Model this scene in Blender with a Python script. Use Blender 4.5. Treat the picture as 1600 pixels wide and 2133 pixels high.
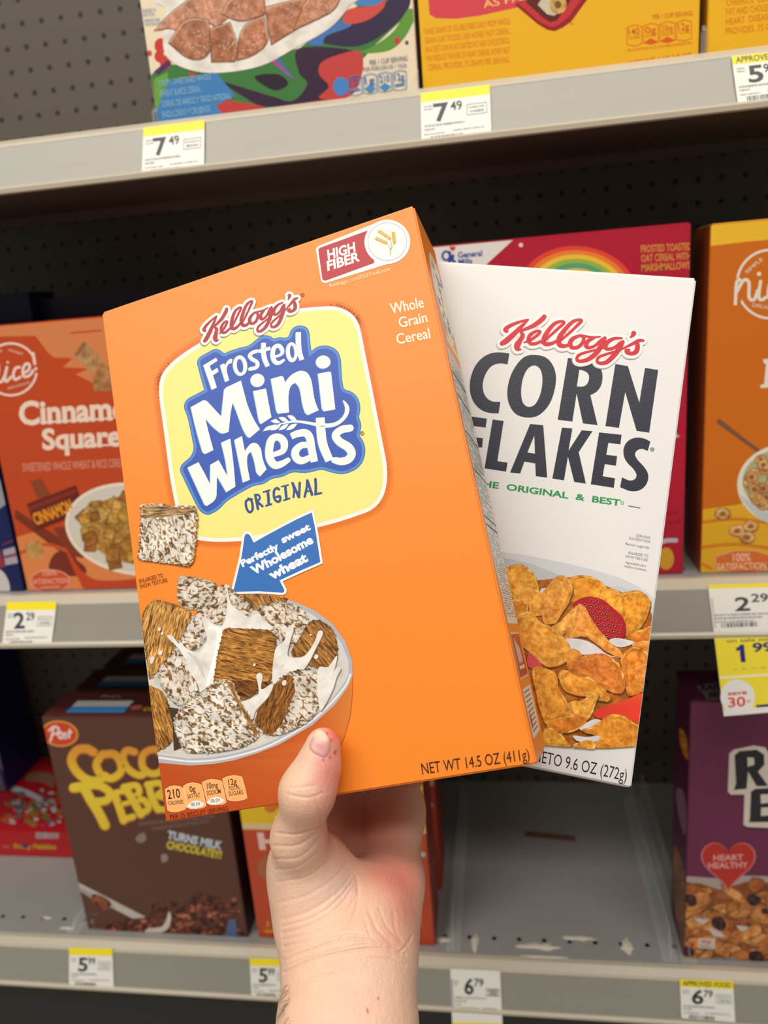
import bpy, bmesh, math, random
import numpy as np
from mathutils import Vector, Matrix
from mathutils.geometry import tessellate_polygon

random.seed(7)
for o in list(bpy.data.objects):
    bpy.data.objects.remove(o)
scene = bpy.context.scene
COL = scene.collection

# ------------------------------------------------------------ camera
FPX = 1610.0
CX, CY = 800.0, 1066.5
RW = np.array([[0.98711413, -0.03998232, -0.15494226],
               [0.13844513, -0.2721547, 0.95224197],
               [-0.08024111, -0.9614225, -0.2631124]])   # world = RW @ (right, down, forward)
CAM = np.array([0.0, 0.0, 1.25])
camd = bpy.data.cameras.new('camera')
cam = bpy.data.objects.new('camera', camd)
COL.objects.link(cam)
camd.sensor_fit = 'HORIZONTAL'
camd.sensor_width = 36.0
camd.lens = FPX / 1600 * 36.0
camd.clip_start = 0.01
camd.dof.use_dof = True
camd.dof.focus_distance = 0.392
camd.dof.aperture_fstop = 36.225 / 3.3
m = Matrix.Identity(4)
for i in range(3):
    m[i][0] = RW[i, 0]; m[i][1] = -RW[i, 1]; m[i][2] = -RW[i, 2]; m[i][3] = CAM[i]
cam.matrix_world = m
scene.camera = cam

# ------------------------------------------------------------ light and exposure
world = bpy.data.worlds.new('store_air')
scene.world = world
world.use_nodes = True
world.node_tree.nodes['Background'].inputs[0].default_value = (1.0, 0.95, 0.88, 1)
world.node_tree.nodes["Background"].inputs[1].default_value = 0.22
scene.view_settings.view_transform = 'Standard'
scene.view_settings.look = 'None'
scene.view_settings.exposure = -0.03
scene.view_settings.gamma = 1.0
scene.view_settings.use_curve_mapping = False

def area(name, loc, rot, sx, sy, power, color=(1, .95, .87)):
    l = bpy.data.lights.new(name, 'AREA')
    l.shape = 'RECTANGLE'; l.size = sx; l.size_y = sy; l.energy = power; l.color = color
    o = bpy.data.objects.new(name, l); COL.objects.link(o)
    o.location = loc; o.rotation_euler = rot
    return o
area('ceiling_tube_light', (-0.2, -0.45, 3.0), (math.radians(12), 0, 0), 3.4, 0.35, 46)
area('ceiling_tube_light', (-0.9, -1.30, 3.0), (math.radians(24), 0, 0), 3.6, 0.25, 38)

# ------------------------------------------------------------ helpers
def lin(c):
    out = []
    for v in c[:3]:
        v = v / 255.0
        out.append(v / 12.92 if v <= 0.04045 else ((v + 0.055) / 1.055) ** 2.4)
    return tuple(out)

def ray(px, py):
    d = np.array([(px - CX) / FPX, (py - CY) / FPX, 1.0])
    return RW @ d

def camp(px, py, z):                      # a point at distance z in front of the camera
    return CAM + ray(px, py) * z

def on_plane(px, py, p0, n):
    d = ray(px, py)
    return CAM + d * (np.dot(np.asarray(p0) - CAM, n) / np.dot(d, n))

def link(o, parent=None):
    COL.objects.link(o)
    if parent is not None:
        o.parent = parent
    return o

def empty(name, mat, label=None, cat=None, group=None):
    o = bpy.data.objects.new(name, None)
    o.empty_display_size = 0.02
    COL.objects.link(o)
    o.matrix_world = mat
    if label: tag(o, label, cat, group)
    return o

def tag(o, label=None, cat=None, group=None, kind=None):
    if label: o['label'] = label
    if cat: o['category'] = cat
    if group: o['group'] = group
    if kind: o['kind'] = kind
    return o

def mesh_obj(name, verts, faces, mats, parent=None, smooth=False):
    me = bpy.data.meshes.new(name)
    me.from_pydata([tuple(map(float, v)) for v in verts], [], faces)
    me.update()
    for mm in (mats if isinstance(mats, (list, tuple)) else [mats]):
        me.materials.append(mm)
    if smooth:
        for p in me.polygons: p.use_smooth = True
    return link(bpy.data.objects.new(name, me), parent)

def bm_obj(name, bm, mats, parent=None, smooth=False):
    me = bpy.data.meshes.new(name)
    bm.normal_update(); bm.to_mesh(me); bm.free()
    for mm in (mats if isinstance(mats, (list, tuple)) else [mats]):
        me.materials.append(mm)
    if smooth:
        for p in me.polygons: p.use_smooth = True
    return link(bpy.data.objects.new(name, me), parent)

def add_box(bm, x0, x1, y0, y1, z0, z1):
    v = [bm.verts.new((x, y, z)) for x in (x0, x1) for y in (y0, y1) for z in (z0, z1)]
    for f in ((0, 1, 3, 2), (4, 6, 7, 5), (0, 4, 5, 1), (2, 3, 7, 6), (0, 2, 6, 4), (1, 5, 7, 3)):
        bm.faces.new([v[i] for i in f])
    return v

# ------------------------------------------------------------ materials
def new_mat(name):
    mt = bpy.data.materials.new(name); mt.use_nodes = True
    nt = mt.node_tree
    return mt, nt, nt.nodes['Principled BSDF']

def plain(name, c, rough=0.5, metal=0.0, bump=0.0, bscale=200, spec=0.5, var=0.0, vscale=20):
    mt, nt, b = new_mat(name)
    b.inputs['Base Color'].default_value = (*lin(c), 1)
    b.inputs['Roughness'].default_value = rough
    b.inputs['Metallic'].default_value = metal
    b.inputs['Specular IOR Level'].default_value = spec
    tc = nt.nodes.new('ShaderNodeTexCoord')
    if bump:
        n = nt.nodes.new('ShaderNodeTexNoise'); n.inputs['Scale'].default_value = bscale
        n.inputs['Detail'].default_value = 4
        bp = nt.nodes.new('ShaderNodeBump'); bp.inputs['Strength'].default_value = bump
        bp.inputs['Distance'].default_value = 0.001
        nt.links.new(tc.outputs['Object'], n.inputs['Vector'])
        nt.links.new(n.outputs['Fac'], bp.inputs['Height'])
        nt.links.new(bp.outputs['Normal'], b.inputs['Normal'])
    if var:
        n = nt.nodes.new('ShaderNodeTexNoise'); n.inputs['Scale'].default_value = vscale
        n.inputs['Detail'].default_value = 5
        r = nt.nodes.new('ShaderNodeMapRange')
        r.inputs['To Min'].default_value = 1 - var; r.inputs['To Max'].default_value = 1 + var
        mx = nt.nodes.new('ShaderNodeVectorMath'); mx.operation = 'SCALE'
        mx.inputs[0].default_value = lin(c)
        nt.links.new(tc.outputs['Object'], n.inputs['Vector'])
        nt.links.new(n.outputs['Fac'], r.inputs['Value'])
        nt.links.new(r.outputs['Result'], mx.inputs['Scale'])
        nt.links.new(mx.outputs[0], b.inputs['Base Color'])
    return mt

def print_mat(name, kind, rough=0.42, bump=0.12, bscale=900):
    """printed card: ink colour from the mesh, with the picture's own grain"""
    mt, nt, b = new_mat(name)
    L = nt.links.new
    at = nt.nodes.new('ShaderNodeAttribute'); at.attribute_name = 'Ink'
    b.inputs['Roughness'].default_value = rough
    b.inputs['Specular IOR Level'].default_value = 0.36
    tc = nt.nodes.new('ShaderNodeTexCoord')
    n = nt.nodes.new('ShaderNodeTexNoise'); n.inputs['Scale'].default_value = bscale
    n.inputs['Detail'].default_value = 3
    bp = nt.nodes.new('ShaderNodeBump'); bp.inputs['Strength'].default_value = bump
    bp.inputs['Distance'].default_value = 0.0006
    L(tc.outputs['Object'], n.inputs['Vector']); L(n.outputs['Fac'], bp.inputs['Height'])
    L(bp.outputs['Normal'], b.inputs['Normal'])
    if kind == 'ink':
        L(at.outputs['Color'], b.inputs['Base Color'])
        return mt
    uv = nt.nodes.new('ShaderNodeUVMap')
    mp = nt.nodes.new('ShaderNodeMapping')
    L(uv.outputs['UV'], mp.inputs['Vector'])
    t = nt.nodes.new('ShaderNodeTexNoise')
    cr = nt.nodes.new('ShaderNodeValToRGB')
    e = cr.color_ramp.elements
    mul = nt.nodes.new('ShaderNodeMix'); mul.data_type = 'RGBA'; mul.blend_type = 'MULTIPLY'
    mul.inputs['Factor'].default_value = 1
    L(mp.outputs[0], t.inputs['Vector'])
    if kind == 'strands':          # shredded wheat: long threads
        mp.inputs['Scale'].default_value = (3.2, 22, 1)
        t.inputs['Scale'].default_value = 1.0; t.inputs['Detail'].default_value = 4
        t.inputs['Distortion'].default_value = 1.6
        e[0].position = 0.34; e[0].color = (0.16, 0.085, 0.03, 1)
        e[1].position = 0.66; e[1].color = (1.5, 1.5, 1.4, 1)
        x = e.new(0.48); x.color = (0.72, 0.58, 0.38, 1)
    elif kind == 'frosted':        # sugar lying on the threads
        mp.inputs['Scale'].default_value = (8, 12, 1)
        t.inputs['Scale'].default_value = 1.0; t.inputs['Detail'].default_value = 3
        t.inputs['Distortion'].default_value = 1.0
        e[0].position = 0.36; e[0].color = (0.16, 0.09, 0.035, 1)
        e[1].position = 0.56; e[1].color = (1.0, 1.0, 1.0, 1)
        x = e.new(0.45); x.color = (0.50, 0.36, 0.2, 1)
        x = e.new(0.50); x.color = (0.86, 0.82, 0.78, 1)
    elif kind == 'flake':          # toasted flakes
        mp.inputs['Scale'].default_value = (7, 7, 1)
        t.inputs['Scale'].default_value = 1.0; t.inputs['Detail'].default_value = 8
        t.inputs['Roughness'].default_value = 0.66
        e[0].position = 0.32; e[0].color = (0.66, 0.42, 0.2, 1)
        e[1].position = 0.70; e[1].color = (1.45, 1.7, 2.4, 1)
        x = e.new(0.5); x.color = (1.06, 1.02, 0.95, 1)
    elif kind == 'milk':
        mp.inputs['Scale'].default_value = (3, 3, 1)
        t.inputs['Scale'].default_value = 1.0; t.inputs['Detail'].default_value = 2
        e[0].position = 0.3; e[0].color = (0.78, 0.76, 0.74, 1)
        e[1].position = 0.6; e[1].color = (1, 1, 1, 1)
    elif kind == 'crumb':          # dark cocoa cereal heap
        mp.inputs['Scale'].default_value = (9, 9, 1)
        t.inputs['Scale'].default_value = 1.0; t.inputs['Detail'].default_value = 4
        e[0].position = 0.38; e[0].color = (0.25, 0.2, 0.2, 1)
        e[1].position = 0.62; e[1].color = (1.7, 1.5, 1.4, 1)
    if kind in ('strands', 'frosted', 'flake'):      # the pieces in the picture are not all one tone
        t2 = nt.nodes.new('ShaderNodeTexNoise'); t2.inputs['Scale'].default_value = 2.6; t2.inputs['Detail'].default_value = 2
        mr = nt.nodes.new('ShaderNodeMapRange'); mr.inputs['From Min'].default_value = .3; mr.inputs['From Max'].default_value = .7
        mr.inputs['To Min'].default_value = .70; mr.inputs['To Max'].default_value = 1.16
        vs = nt.nodes.new('ShaderNodeVectorMath'); vs.operation = 'SCALE'
        L(uv.outputs['UV'], t2.inputs['Vector']); L(t2.outputs['Fac'], mr.inputs['Value'])
        L(at.outputs['Color'], vs.inputs[0]); L(mr.outputs['Result'], vs.inputs['Scale'])
        ink_out = vs.outputs[0]
    else: ink_out = at.outputs['Color']
    L(t.outputs['Fac'], cr.inputs['Fac'])
    L(ink_out, mul.inputs['A']); L(cr.outputs['Color'], mul.inputs['B'])
    L(mul.outputs['Result'], b.inputs['Base Color'])
    return mt

PRINTS = ['ink', 'strands', 'frosted', 'flake', 'milk', 'crumb']
PM = {k: print_mat('printed_' + k, k, 0.38) for k in PRINTS}

# ------------------------------------------------------------ 2-D drawing tools
def smooth_loop(pts, n=6):
    P = np.array(pts, float); N = len(P); out = []
    for i in range(N):
        p0, p1, p2, p3 = P[(i - 1) % N], P[i], P[(i + 1) % N], P[(i + 2) % N]
        for k in range(n):
            t = k / n
            out.append(0.5 * ((2 * p1) + (-p0 + p2) * t + (2 * p0 - 5 * p1 + 4 * p2 - p3) * t * t
                              + (-p0 + 3 * p1 - 3 * p2 + p3) * t ** 3))
    return [tuple(v) for v in out]

def smooth_path(pts, n=6):
    P = [np.array(p, float) for p in pts]
    Q = [2 * P[0] - P[1]] + P + [2 * P[-1] - P[-2]]
    out = []
    for i in range(1, len(Q) - 2):
        p0, p1, p2, p3 = Q[i - 1:i + 3]
        for k in range(n):
            t = k / n
            out.append(0.5 * ((2 * p1) + (-p0 + p2) * t + (2 * p0 - 5 * p1 + 4 * p2 - p3) * t * t
                              + (-p0 + 3 * p1 - 3 * p2 + p3) * t ** 3))
    out.append(P[-1])
    return out

def area2(l):
    return sum(l[i][0] * l[(i + 1) % len(l)][1] - l[(i + 1) % len(l)][0] * l[i][1] for i in range(len(l)))

def offset_loop(l, d):
    """grow (d>0) or shrink a loop"""
    s = 1 if area2(l) > 0 else -1
    P = np.array(l, float); N = len(P); out = []
    for i in range(N):
        a = P[i] - P[i - 1]; b = P[(i + 1) % N] - P[i]
        a /= (np.linalg.norm(a) + 1e-9); b /= (np.linalg.norm(b) + 1e-9)
        na = np.array([a[1], -a[0]]) * s; nb = np.array([b[1], -b[0]]) * s
        m_ = na + nb; q = np.linalg.norm(m_)
        m_ = na if q < 1e-6 else m_ / q
        k = max(0.5, float(m_ @ na))
        out.append(tuple(P[i] + m_ * d / k))
    return out

def rl(l, turn=58, it=2):
    """round off the gentle corners of a loop, keep the sharp ones"""
    P = [np.array(p, float) for p in l]
    for _ in range(it):
        out = []
        for i in range(len(P)):
            a, b, c = P[i - 1], P[i], P[(i + 1) % len(P)]
            u, v = b - a, c - b; k = np.dot(u, v) / (np.linalg.norm(u) * np.linalg.norm(v) + 1e-9)
            if k > math.cos(math.radians(turn)) and k < .9995:
                m_ = min(np.linalg.norm(u), np.linalg.norm(v)) * .27
                out += [b - u / np.linalg.norm(u) * m_, b + v / np.linalg.norm(v) * m_]
            else: out.append(b)
        P = out
    return [tuple(p) for p in P]

def ell(cx, cy, rx, ry, ang=0, n=28, a0=0, a1=360):
    c, s = math.cos(math.radians(ang)), math.sin(math.radians(ang)); out = []
    for k in range(n if a1 - a0 >= 360 else n + 1):
        t = math.radians(a0 + (a1 - a0) * k / n)
        x, y = rx * math.cos(t), ry * math.sin(t)
        out.append((cx + c * x - s * y, cy + s * x + c * y))
    return out

_tc = {}
def text_tris(s, bold):
    key = (s, bold)
    if key in _tc: return _tc[key]
    cu = bpy.data.curves.new('t', 'FONT'); cu.body = s; cu.size = 1
    cu.resolution_u = 3; cu.offset = bold
    o = bpy.data.objects.new('t', cu); COL.objects.link(o)
    bpy.context.view_layer.update()
    me = o.to_mesh()
    me.calc_loop_triangles()
    V = [(v.co.x, v.co.y) for v in me.vertices]
    T = [tuple(t.vertices) for t in me.loop_triangles]
    o.to_mesh_clear()
    bpy.data.objects.remove(o); bpy.data.curves.remove(cu)
    _tc[key] = (V, T)
    return _tc[key]
_capv = [v[1] for v in text_tris('H', 0)[0]]
CAPH = max(_capv) - min(_capv)

class Art:
    """a printed picture lying on one face of a thing; drawn in photograph pixels, cast onto the face"""
    EPS = 2.0e-5
    SUB = 1.4e-6                            # sheets of one layer still lie a hair apart
    def __init__(self, to_face, rect=None):
        self.f = to_face; self.rect = rect
        self.V = []; self.F = []; self.C = []; self.U = []; self.M = []
        self.T = (0, 0, 1); self.sub = 0; self.pc = 0; self.sc = 0
    def crop(self, x0, y0, s): self.T = (x0, y0, s); return self
    def P(self, p):
        x0, y0, s = self.T
        return (x0 + p[0] / s, y0 + p[1] / s)
    def _tri(self, pts, col, layer, mat, ang):
        # pts: pixel points of one convex polygon
        L = []
        ca, sa = math.cos(math.radians(ang)), math.sin(math.radians(ang))
        for p in pts:
            u = self.f(*p)
            c = col(*p) if callable(col) else col
            L.append((u[0], u[1], (p[0] * ca + p[1] * sa) / 100, (-p[0] * sa + p[1] * ca) / 100, *lin(c)))
        if self.rect:
            x0, x1, z0, z1 = self.rect
            for ax, lim, sg in ((0, x0, 1), (0, x1, -1), (1, z0, 1), (1, z1, -1)):
                if all((q[ax] - lim) * sg >= 0 for q in L): continue
                out = []
                for i in range(len(L)):
                    a, b = L[i - 1], L[i]
                    da, db = (a[ax] - lim) * sg, (b[ax] - lim) * sg
                    if (da >= 0) != (db >= 0):
                        t = da / (da - db)
                        out.append(tuple(a[k] + (b[k] - a[k]) * t for k in range(7)))
                    if db >= 0: out.append(b)
                L = out
                if len(L) < 3: return
        base = len(self.V)
        # keep the face turned outwards
        ar = sum(L[i - 1][0] * L[i][1] - L[i][0] * L[i - 1][1] for i in range(len(L)))
        if abs(ar) < 1e-14: return
        if ar < 0: L = L[::-1]
        for q in L:
            self.V.append((q[0], q[1], layer * self.EPS + self.sub * self.SUB))
            self.U.append((q[2], q[3])); self.C.append((q[4], q[5], q[6], 1))
        self.F.append(tuple(range(base, base + len(L)))); self.M.append(PRINTS.index(mat))
    def poly(self, loop, col, layer=1, mat='ink', holes=(), ang=0, smooth=False, raw=False):
        self.pc += 1; self.sub = self.pc % 5
        loops = [loop] + list(holes)
        if smooth: loops = [smooth_loop(l) for l in loops]
        if not raw: loops = [[self.P(p) for p in l] for l in loops]
        flat = [p for l in loops for p in l]
        tr = tessellate_polygon([[Vector((p[0], p[1], 0)) for p in l] for l in loops])
        for t in tr:
            self._tri([flat[i] for i in t], col, layer, mat, ang)
        return self
    def grid(self, quad, nx, ny, col, layer=0, mat='ink', ang=0):
        q = [np.array(self.P(p), float) for p in quad]
        def at(u, v): return tuple((q[0] * (1 - u) + q[1] * u) * (1 - v) + (q[3] * (1 - u) + q[2] * u) * v)
        for i in range(nx):
            for j in range(ny):
                self._tri([at(i / nx, j / ny), at((i + 1) / nx, j / ny), at((i + 1) / nx, (j + 1) / ny), at(i / nx, (j + 1) / ny)], col, layer, mat, ang)
        return self
    def stroke(self, pts, hw, col, layer=1, smooth=True, closed=False, mat='ink', cap=True, ang=0):
        """hw: half width, one number or one per point"""
        if not isinstance(hw, (list, tuple)): hw = [hw] * len(pts)
        P3 = [(p[0], p[1], h) for p, h in zip(pts, hw)]
        if closed: P3 = [(*q,) for q in smooth_loop(P3)] if smooth else P3; P3 = list(P3) + [P3[0]]
        elif smooth and len(P3) > 2: P3 = smooth_path(P3)
        P3 = [np.array(q, float) for q in P3]
        sc = 1 / self.T[2]
        P2 = [np.array(self.P(q[:2])) for q in P3]; H = [q[2] * sc for q in P3]
        n = len(P2); N = []; self.sc += 1; sb = (self.sc % 2) * 7
        for i in range(n):
            d = P2[min(i + 1, n - 1)] - P2[max(i - 1, 0)]
            if closed and i in (0, n - 1): d = P2[1] - P2[n - 2]
            d = d / (np.linalg.norm(d) + 1e-9); N.append(np.array([-d[1], d[0]]))
        for i in range(n - 1):
            self.sub = sb + i % 4
            self._tri([tuple(P2[i] + N[i] * H[i]), tuple(P2[i + 1] + N[i + 1] * H[i + 1]),
                       tuple(P2[i + 1] - N[i + 1] * H[i + 1]), tuple(P2[i] - N[i] * H[i])], col, layer, mat, ang)
        if cap and not closed:
            for i in (0, n - 1):
                self.sub = sb + 4 + (i > 0)
                self._tri(ell(P2[i][0], P2[i][1], H[i], H[i], n=14), col, layer, mat, ang)
        # round joins so that sharp turns stay full
        for i in range(1, n - 1):
            a = P2[i] - P2[i - 1]; b = P2[i + 1] - P2[i]
            if np.dot(a, b) < 0.93 * np.linalg.norm(a) * np.linalg.norm(b):
                self.sub = sb + 6 if i % 2 else sb + 5.5
                self._tri(ell(P2[i][0], P2[i][1], H[i], H[i], n=12), col, layer, mat, ang)
        return self
    def rim(self, loop, hw, col, layer=1, smooth=False, mat='ink'):
        return self.stroke(loop, hw, col, layer, smooth=smooth, closed=True, mat=mat) if smooth else \
            self._rim(loop, hw, col, layer, mat)
    def _rim(self, loop, hw, col, layer, mat):
        for i in range(len(loop)):
            self.stroke([loop[i - 1], loop[i]], hw, col, layer, smooth=False, mat=mat)
        return self
    def text(self, s, p0, p1, h, col, layer=2, bold=0.0, up=None, slant=0.0, track=False):
        """s from p0 to p1 along its baseline, capital height h, in the present crop's units"""
        a = np.array(self.P(p0), float); b = np.array(self.P(p1), float); h = h / self.T[2]
        self.pc += 1; self.sub = self.pc % 5
        V, T = text_tris(s, bold)
        xs = [v[0] for v in V]; x0, x1 = min(xs), max(xs)
        d = b - a
        if up is None:
            e = d / np.linalg.norm(d); up = np.array([e[1], -e[0]])
        else:
            up = np.array(up, float); up /= np.linalg.norm(up)
        e = d / np.linalg.norm(d)
        Q = [tuple(a + d * ((v[0] - x0) / (x1 - x0)) + (up * h + e * h * slant) * (v[1] / CAPH)) for v in V]
        for t in T:
            self._tri([Q[i] for i in t], col, layer, 'ink', 0)
        return self
    def build(self, name, parent, axes, label=None):
        """axes: function (u, v, out) -> local 3-D point of the parent"""
        if not self.F: return None
        me = bpy.data.meshes.new(name)
        me.from_pydata([axes(*v) for v in self.V], [], self.F)
        me.update()
        used = sorted(set(self.M))
        for k in used: me.materials.append(PM[PRINTS[k]])
        rm = {k: i for i, k in enumerate(used)}
        me.polygons.foreach_set('material_index', [rm[k] for k in self.M])
        idx = np.empty(len(me.loops), np.int32); me.loops.foreach_get('vertex_index', idx)
        ca = me.color_attributes.new('Ink', 'FLOAT_COLOR', 'POINT')
        ca.data.foreach_set('color', np.array(self.C, np.float32).ravel())
        uvl = me.uv_layers.new(name='UVMap')
        uvl.data.foreach_set('uv', np.array(self.U, np.float32)[idx].ravel())
        o = link(bpy.data.objects.new(name, me), parent)
        if label: o['label'] = label
        return o

# ------------------------------------------------------------ a carton
def set_ink(me, fn):
    ca = me.color_attributes.new('Ink', 'FLOAT_COLOR', 'CORNER')
    buf = []
    for p in me.polygons:
        c = lin(fn(p.normal, p.center)) + (1,)
        for _ in p.loop_indices: buf.extend(c)
    ca.data.foreach_set('color', buf)

class Carton:
    """local frame: origin at the middle of the front face's foot, x right, y into the box, z up"""
    def __init__(self, name, M, W, H, D, cols, label, cat='cereal box', group=None, bev=0.0008, tuck=True):
        self.M, self.W, self.H, self.D = M, W, H, D
        self.Mi = np.array(M.inverted())
        self.root = empty(name, M, label, cat, group)
        bm = bmesh.new(); add_box(bm, -W / 2, W / 2, 0, D, 0, H)
        bmesh.ops.bevel(bm, geom=list(bm.edges), offset=bev, segments=2, affect='EDGES')
        self.carton = bm_obj('carton', bm, PM['ink'], self.root)
        front, side, top = cols
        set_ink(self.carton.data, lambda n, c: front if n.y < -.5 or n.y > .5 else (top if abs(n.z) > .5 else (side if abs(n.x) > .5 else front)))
        if tuck:
            # the top flap, folded over and tucked behind the front panel
            bm = bmesh.new()
            add_box(bm, -W / 2 + .002, W / 2 - .002, .0012, D - .001, H + .00005, H + .0007)
            add_box(bm, -W * .16, W * .16, D * .45, D * .56, H + .0007, H + .0011)
            f = bm_obj('top_flap', bm, PM['ink'], self.root)
            set_ink(f.data, lambda n, c: top)
    def _plane(self, face):
        R3 = np.array(self.M.to_3x3()); T = np.array(self.M.translation)
        if face == 'front': return T, R3 @ np.array([0, -1, 0])
        if face == 'right': return T + R3 @ np.array([self.W / 2, 0, 0]), R3 @ np.array([1, 0, 0])
        if face == 'left': return T - R3 @ np.array([self.W / 2, 0, 0]), R3 @ np.array([-1, 0, 0])
        if face == 'top': return T + R3 @ np.array([0, 0, self.H]), R3 @ np.array([0, 0, 1])
    def art(self, face='front', px=True):
        W, H, D = self.W, self.H, self.D
        e = .0005
        rect = {'front': (-W / 2 + e, W / 2 - e, e, H - e), 'right': (e, D - e, e, H - e), 'left': (-D + e, -e, e, H - e),
                'top': (-W / 2 + e, W / 2 - e, e, D - e)}[face]
        if px:
            p0, n = self._plane(face)
            def tf(x, y):
                w = on_plane(x, y, p0, n)
                l = self.Mi[:3, :3] @ w + self.Mi[:3, 3]
                return {'front': (l[0], l[2]), 'right': (l[1], l[2]), 'left': (-l[1], l[2]), 'top': (l[0], l[1])}[face]
        else:
            tf = lambda x, y: (x, y)
        a = Art(tf, rect); a.face = face
        return a
    def put(self, a, name, label=None, lift=0.0):
        W, H = self.W, self.H
        b = .00002 + lift
        ax = {'front': lambda u, v, o: (u, -o - b, v), 'right': lambda u, v, o: (W / 2 + o + b, u, v),
              'left': lambda u, v, o: (-W / 2 - o - b, -u, v), 'top': lambda u, v, o: (u, v, H + .0012 + o + b)}[a.face]
        return a.build(name, self.root, ax, label)

def frame_from(a, up, n_out, org):
    """columns: x = a, y = -n_out, z = up"""
    M = Matrix.Identity(4)
    for i in range(3):
        M[i][0] = a[i]; M[i][1] = -n_out[i]; M[i][2] = up[i]; M[i][3] = org[i]
    return M

# ------------------------------------------------------------ the shelving (setting)
D0 = 0.68                                  # distance of the shelf fronts
YB = 0.993                                 # pegboard back
Z0 = CAM[2]
DECK = {'top': Z0 + .157, 'middle': Z0 - .2605, 'bottom': Z0 - .690}
SX0, SX1 = -1.5, 1.1

m_face = plain('strip_face', (148, 145, 135), 0.36, 0.0, 0.05, 60, 0.6, 0.05, 9)
m_lip = plain('strip_lip', (196, 186, 166), 0.32, 0, 0.05, 80, 0.6, 0.05, 14)
m_deck = plain('grey_enamel', (148, 146, 143), 0.42, 0, 0.04, 90, 0.5, 0.04, 12)
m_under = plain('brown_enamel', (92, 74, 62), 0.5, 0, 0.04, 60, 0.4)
m_dark = plain('shadow_gap_steel', (52, 46, 42), 0.6)
m_hole = plain('hole', (10, 9, 8), 0.9, spec=0.1)
m_white = plain('paper', (236, 234, 226), 0.45)
m_crust = plain('dried_residue', (214, 205, 188), 0.7, bump=0.6, bscale=300, var=.12, vscale=120)

def clear_mat(name, tint=(235, 238, 238), a=0.22, rough=0.08):
    mt, nt, b = new_mat(name)
    b.inputs['Base Color'].default_value = (*lin(tint), 1)
    b.inputs['Roughness'].default_value = rough
    b.inputs['Alpha'].default_value = a
    return mt
m_clear = clear_mat('clear_plastic', a=.13)

def peg_mat():
    mt, nt, b = new_mat('pegboard')
    L = nt.links.new
    tc = nt.nodes.new('ShaderNodeTexCoord')
    sep = nt.nodes.new('ShaderNodeSeparateXYZ'); L(tc.outputs['Object'], sep.inputs[0])
    def cell(out, off):
        a = nt.nodes.new('ShaderNodeMath'); a.operation = 'ADD'; a.inputs[1].default_value = off; L(out, a.inputs[0])
        d = nt.nodes.new('ShaderNodeMath'); d.operation = 'DIVIDE'; d.inputs[1].default_value = .0254; L(a.outputs[0], d.inputs[0])
        f = nt.nodes.new('ShaderNodeMath'); f.operation = 'FRACT'; L(d.outputs[0], f.inputs[0])
        s = nt.nodes.new('ShaderNodeMath'); s.operation = 'SUBTRACT'; s.inputs[1].default_value = .5; L(f.outputs[0], s.inputs[0])
        p = nt.nodes.new('ShaderNodeMath'); p.operation = 'MULTIPLY'; L(s.outputs[0], p.inputs[0]); L(s.outputs[0], p.inputs[1])
        return p
    # holes counted from the one seen at the upper left
    cx = cell(sep.outputs['X'], 10 * .0254 + .5801 + .0127)
    cz = cell(sep.outputs['Z'], 40 * .0254 - (Z0 + .3581) + .0127)
    s = nt.nodes.new('ShaderNodeMath'); s.operation = 'ADD'; L(cx.outputs[0], s.inputs[0]); L(cz.outputs[0], s.inputs[1])
    lt = nt.nodes.new('ShaderNodeMath'); lt.operation = 'LESS_THAN'; lt.inputs[1].default_value = (.0031 / .0254) ** 2; L(s.outputs[0], lt.inputs[0])
    mx = nt.nodes.new('ShaderNodeMix'); mx.data_type = 'RGBA'
    mx.inputs['A'].default_value = (*lin((88, 80, 71)), 1); mx.inputs['B'].default_value = (*lin((9, 8, 7)), 1)
    L(lt.outputs[0], mx.inputs['Factor']); L(mx.outputs['Result'], b.inputs['Base Color'])
    b.inputs['Roughness'].default_value = 0.6
    return mt
m_peg = peg_mat()

bm = bmesh.new(); add_box(bm, SX0, SX1, YB, YB + .006, Z0 - 1.15, Z0 + 1.0)
tag(bm_obj('wall_back', bm, m_peg), kind='structure')
bm = bmesh.new(); add_box(bm, -3, 3, -3.2, YB + .3, -.02, 0)
tag(bm_obj('floor', bm, plain('floor_tile', (196, 190, 178), 0.35, var=.05, vscale=6)), kind='structure')

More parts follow.
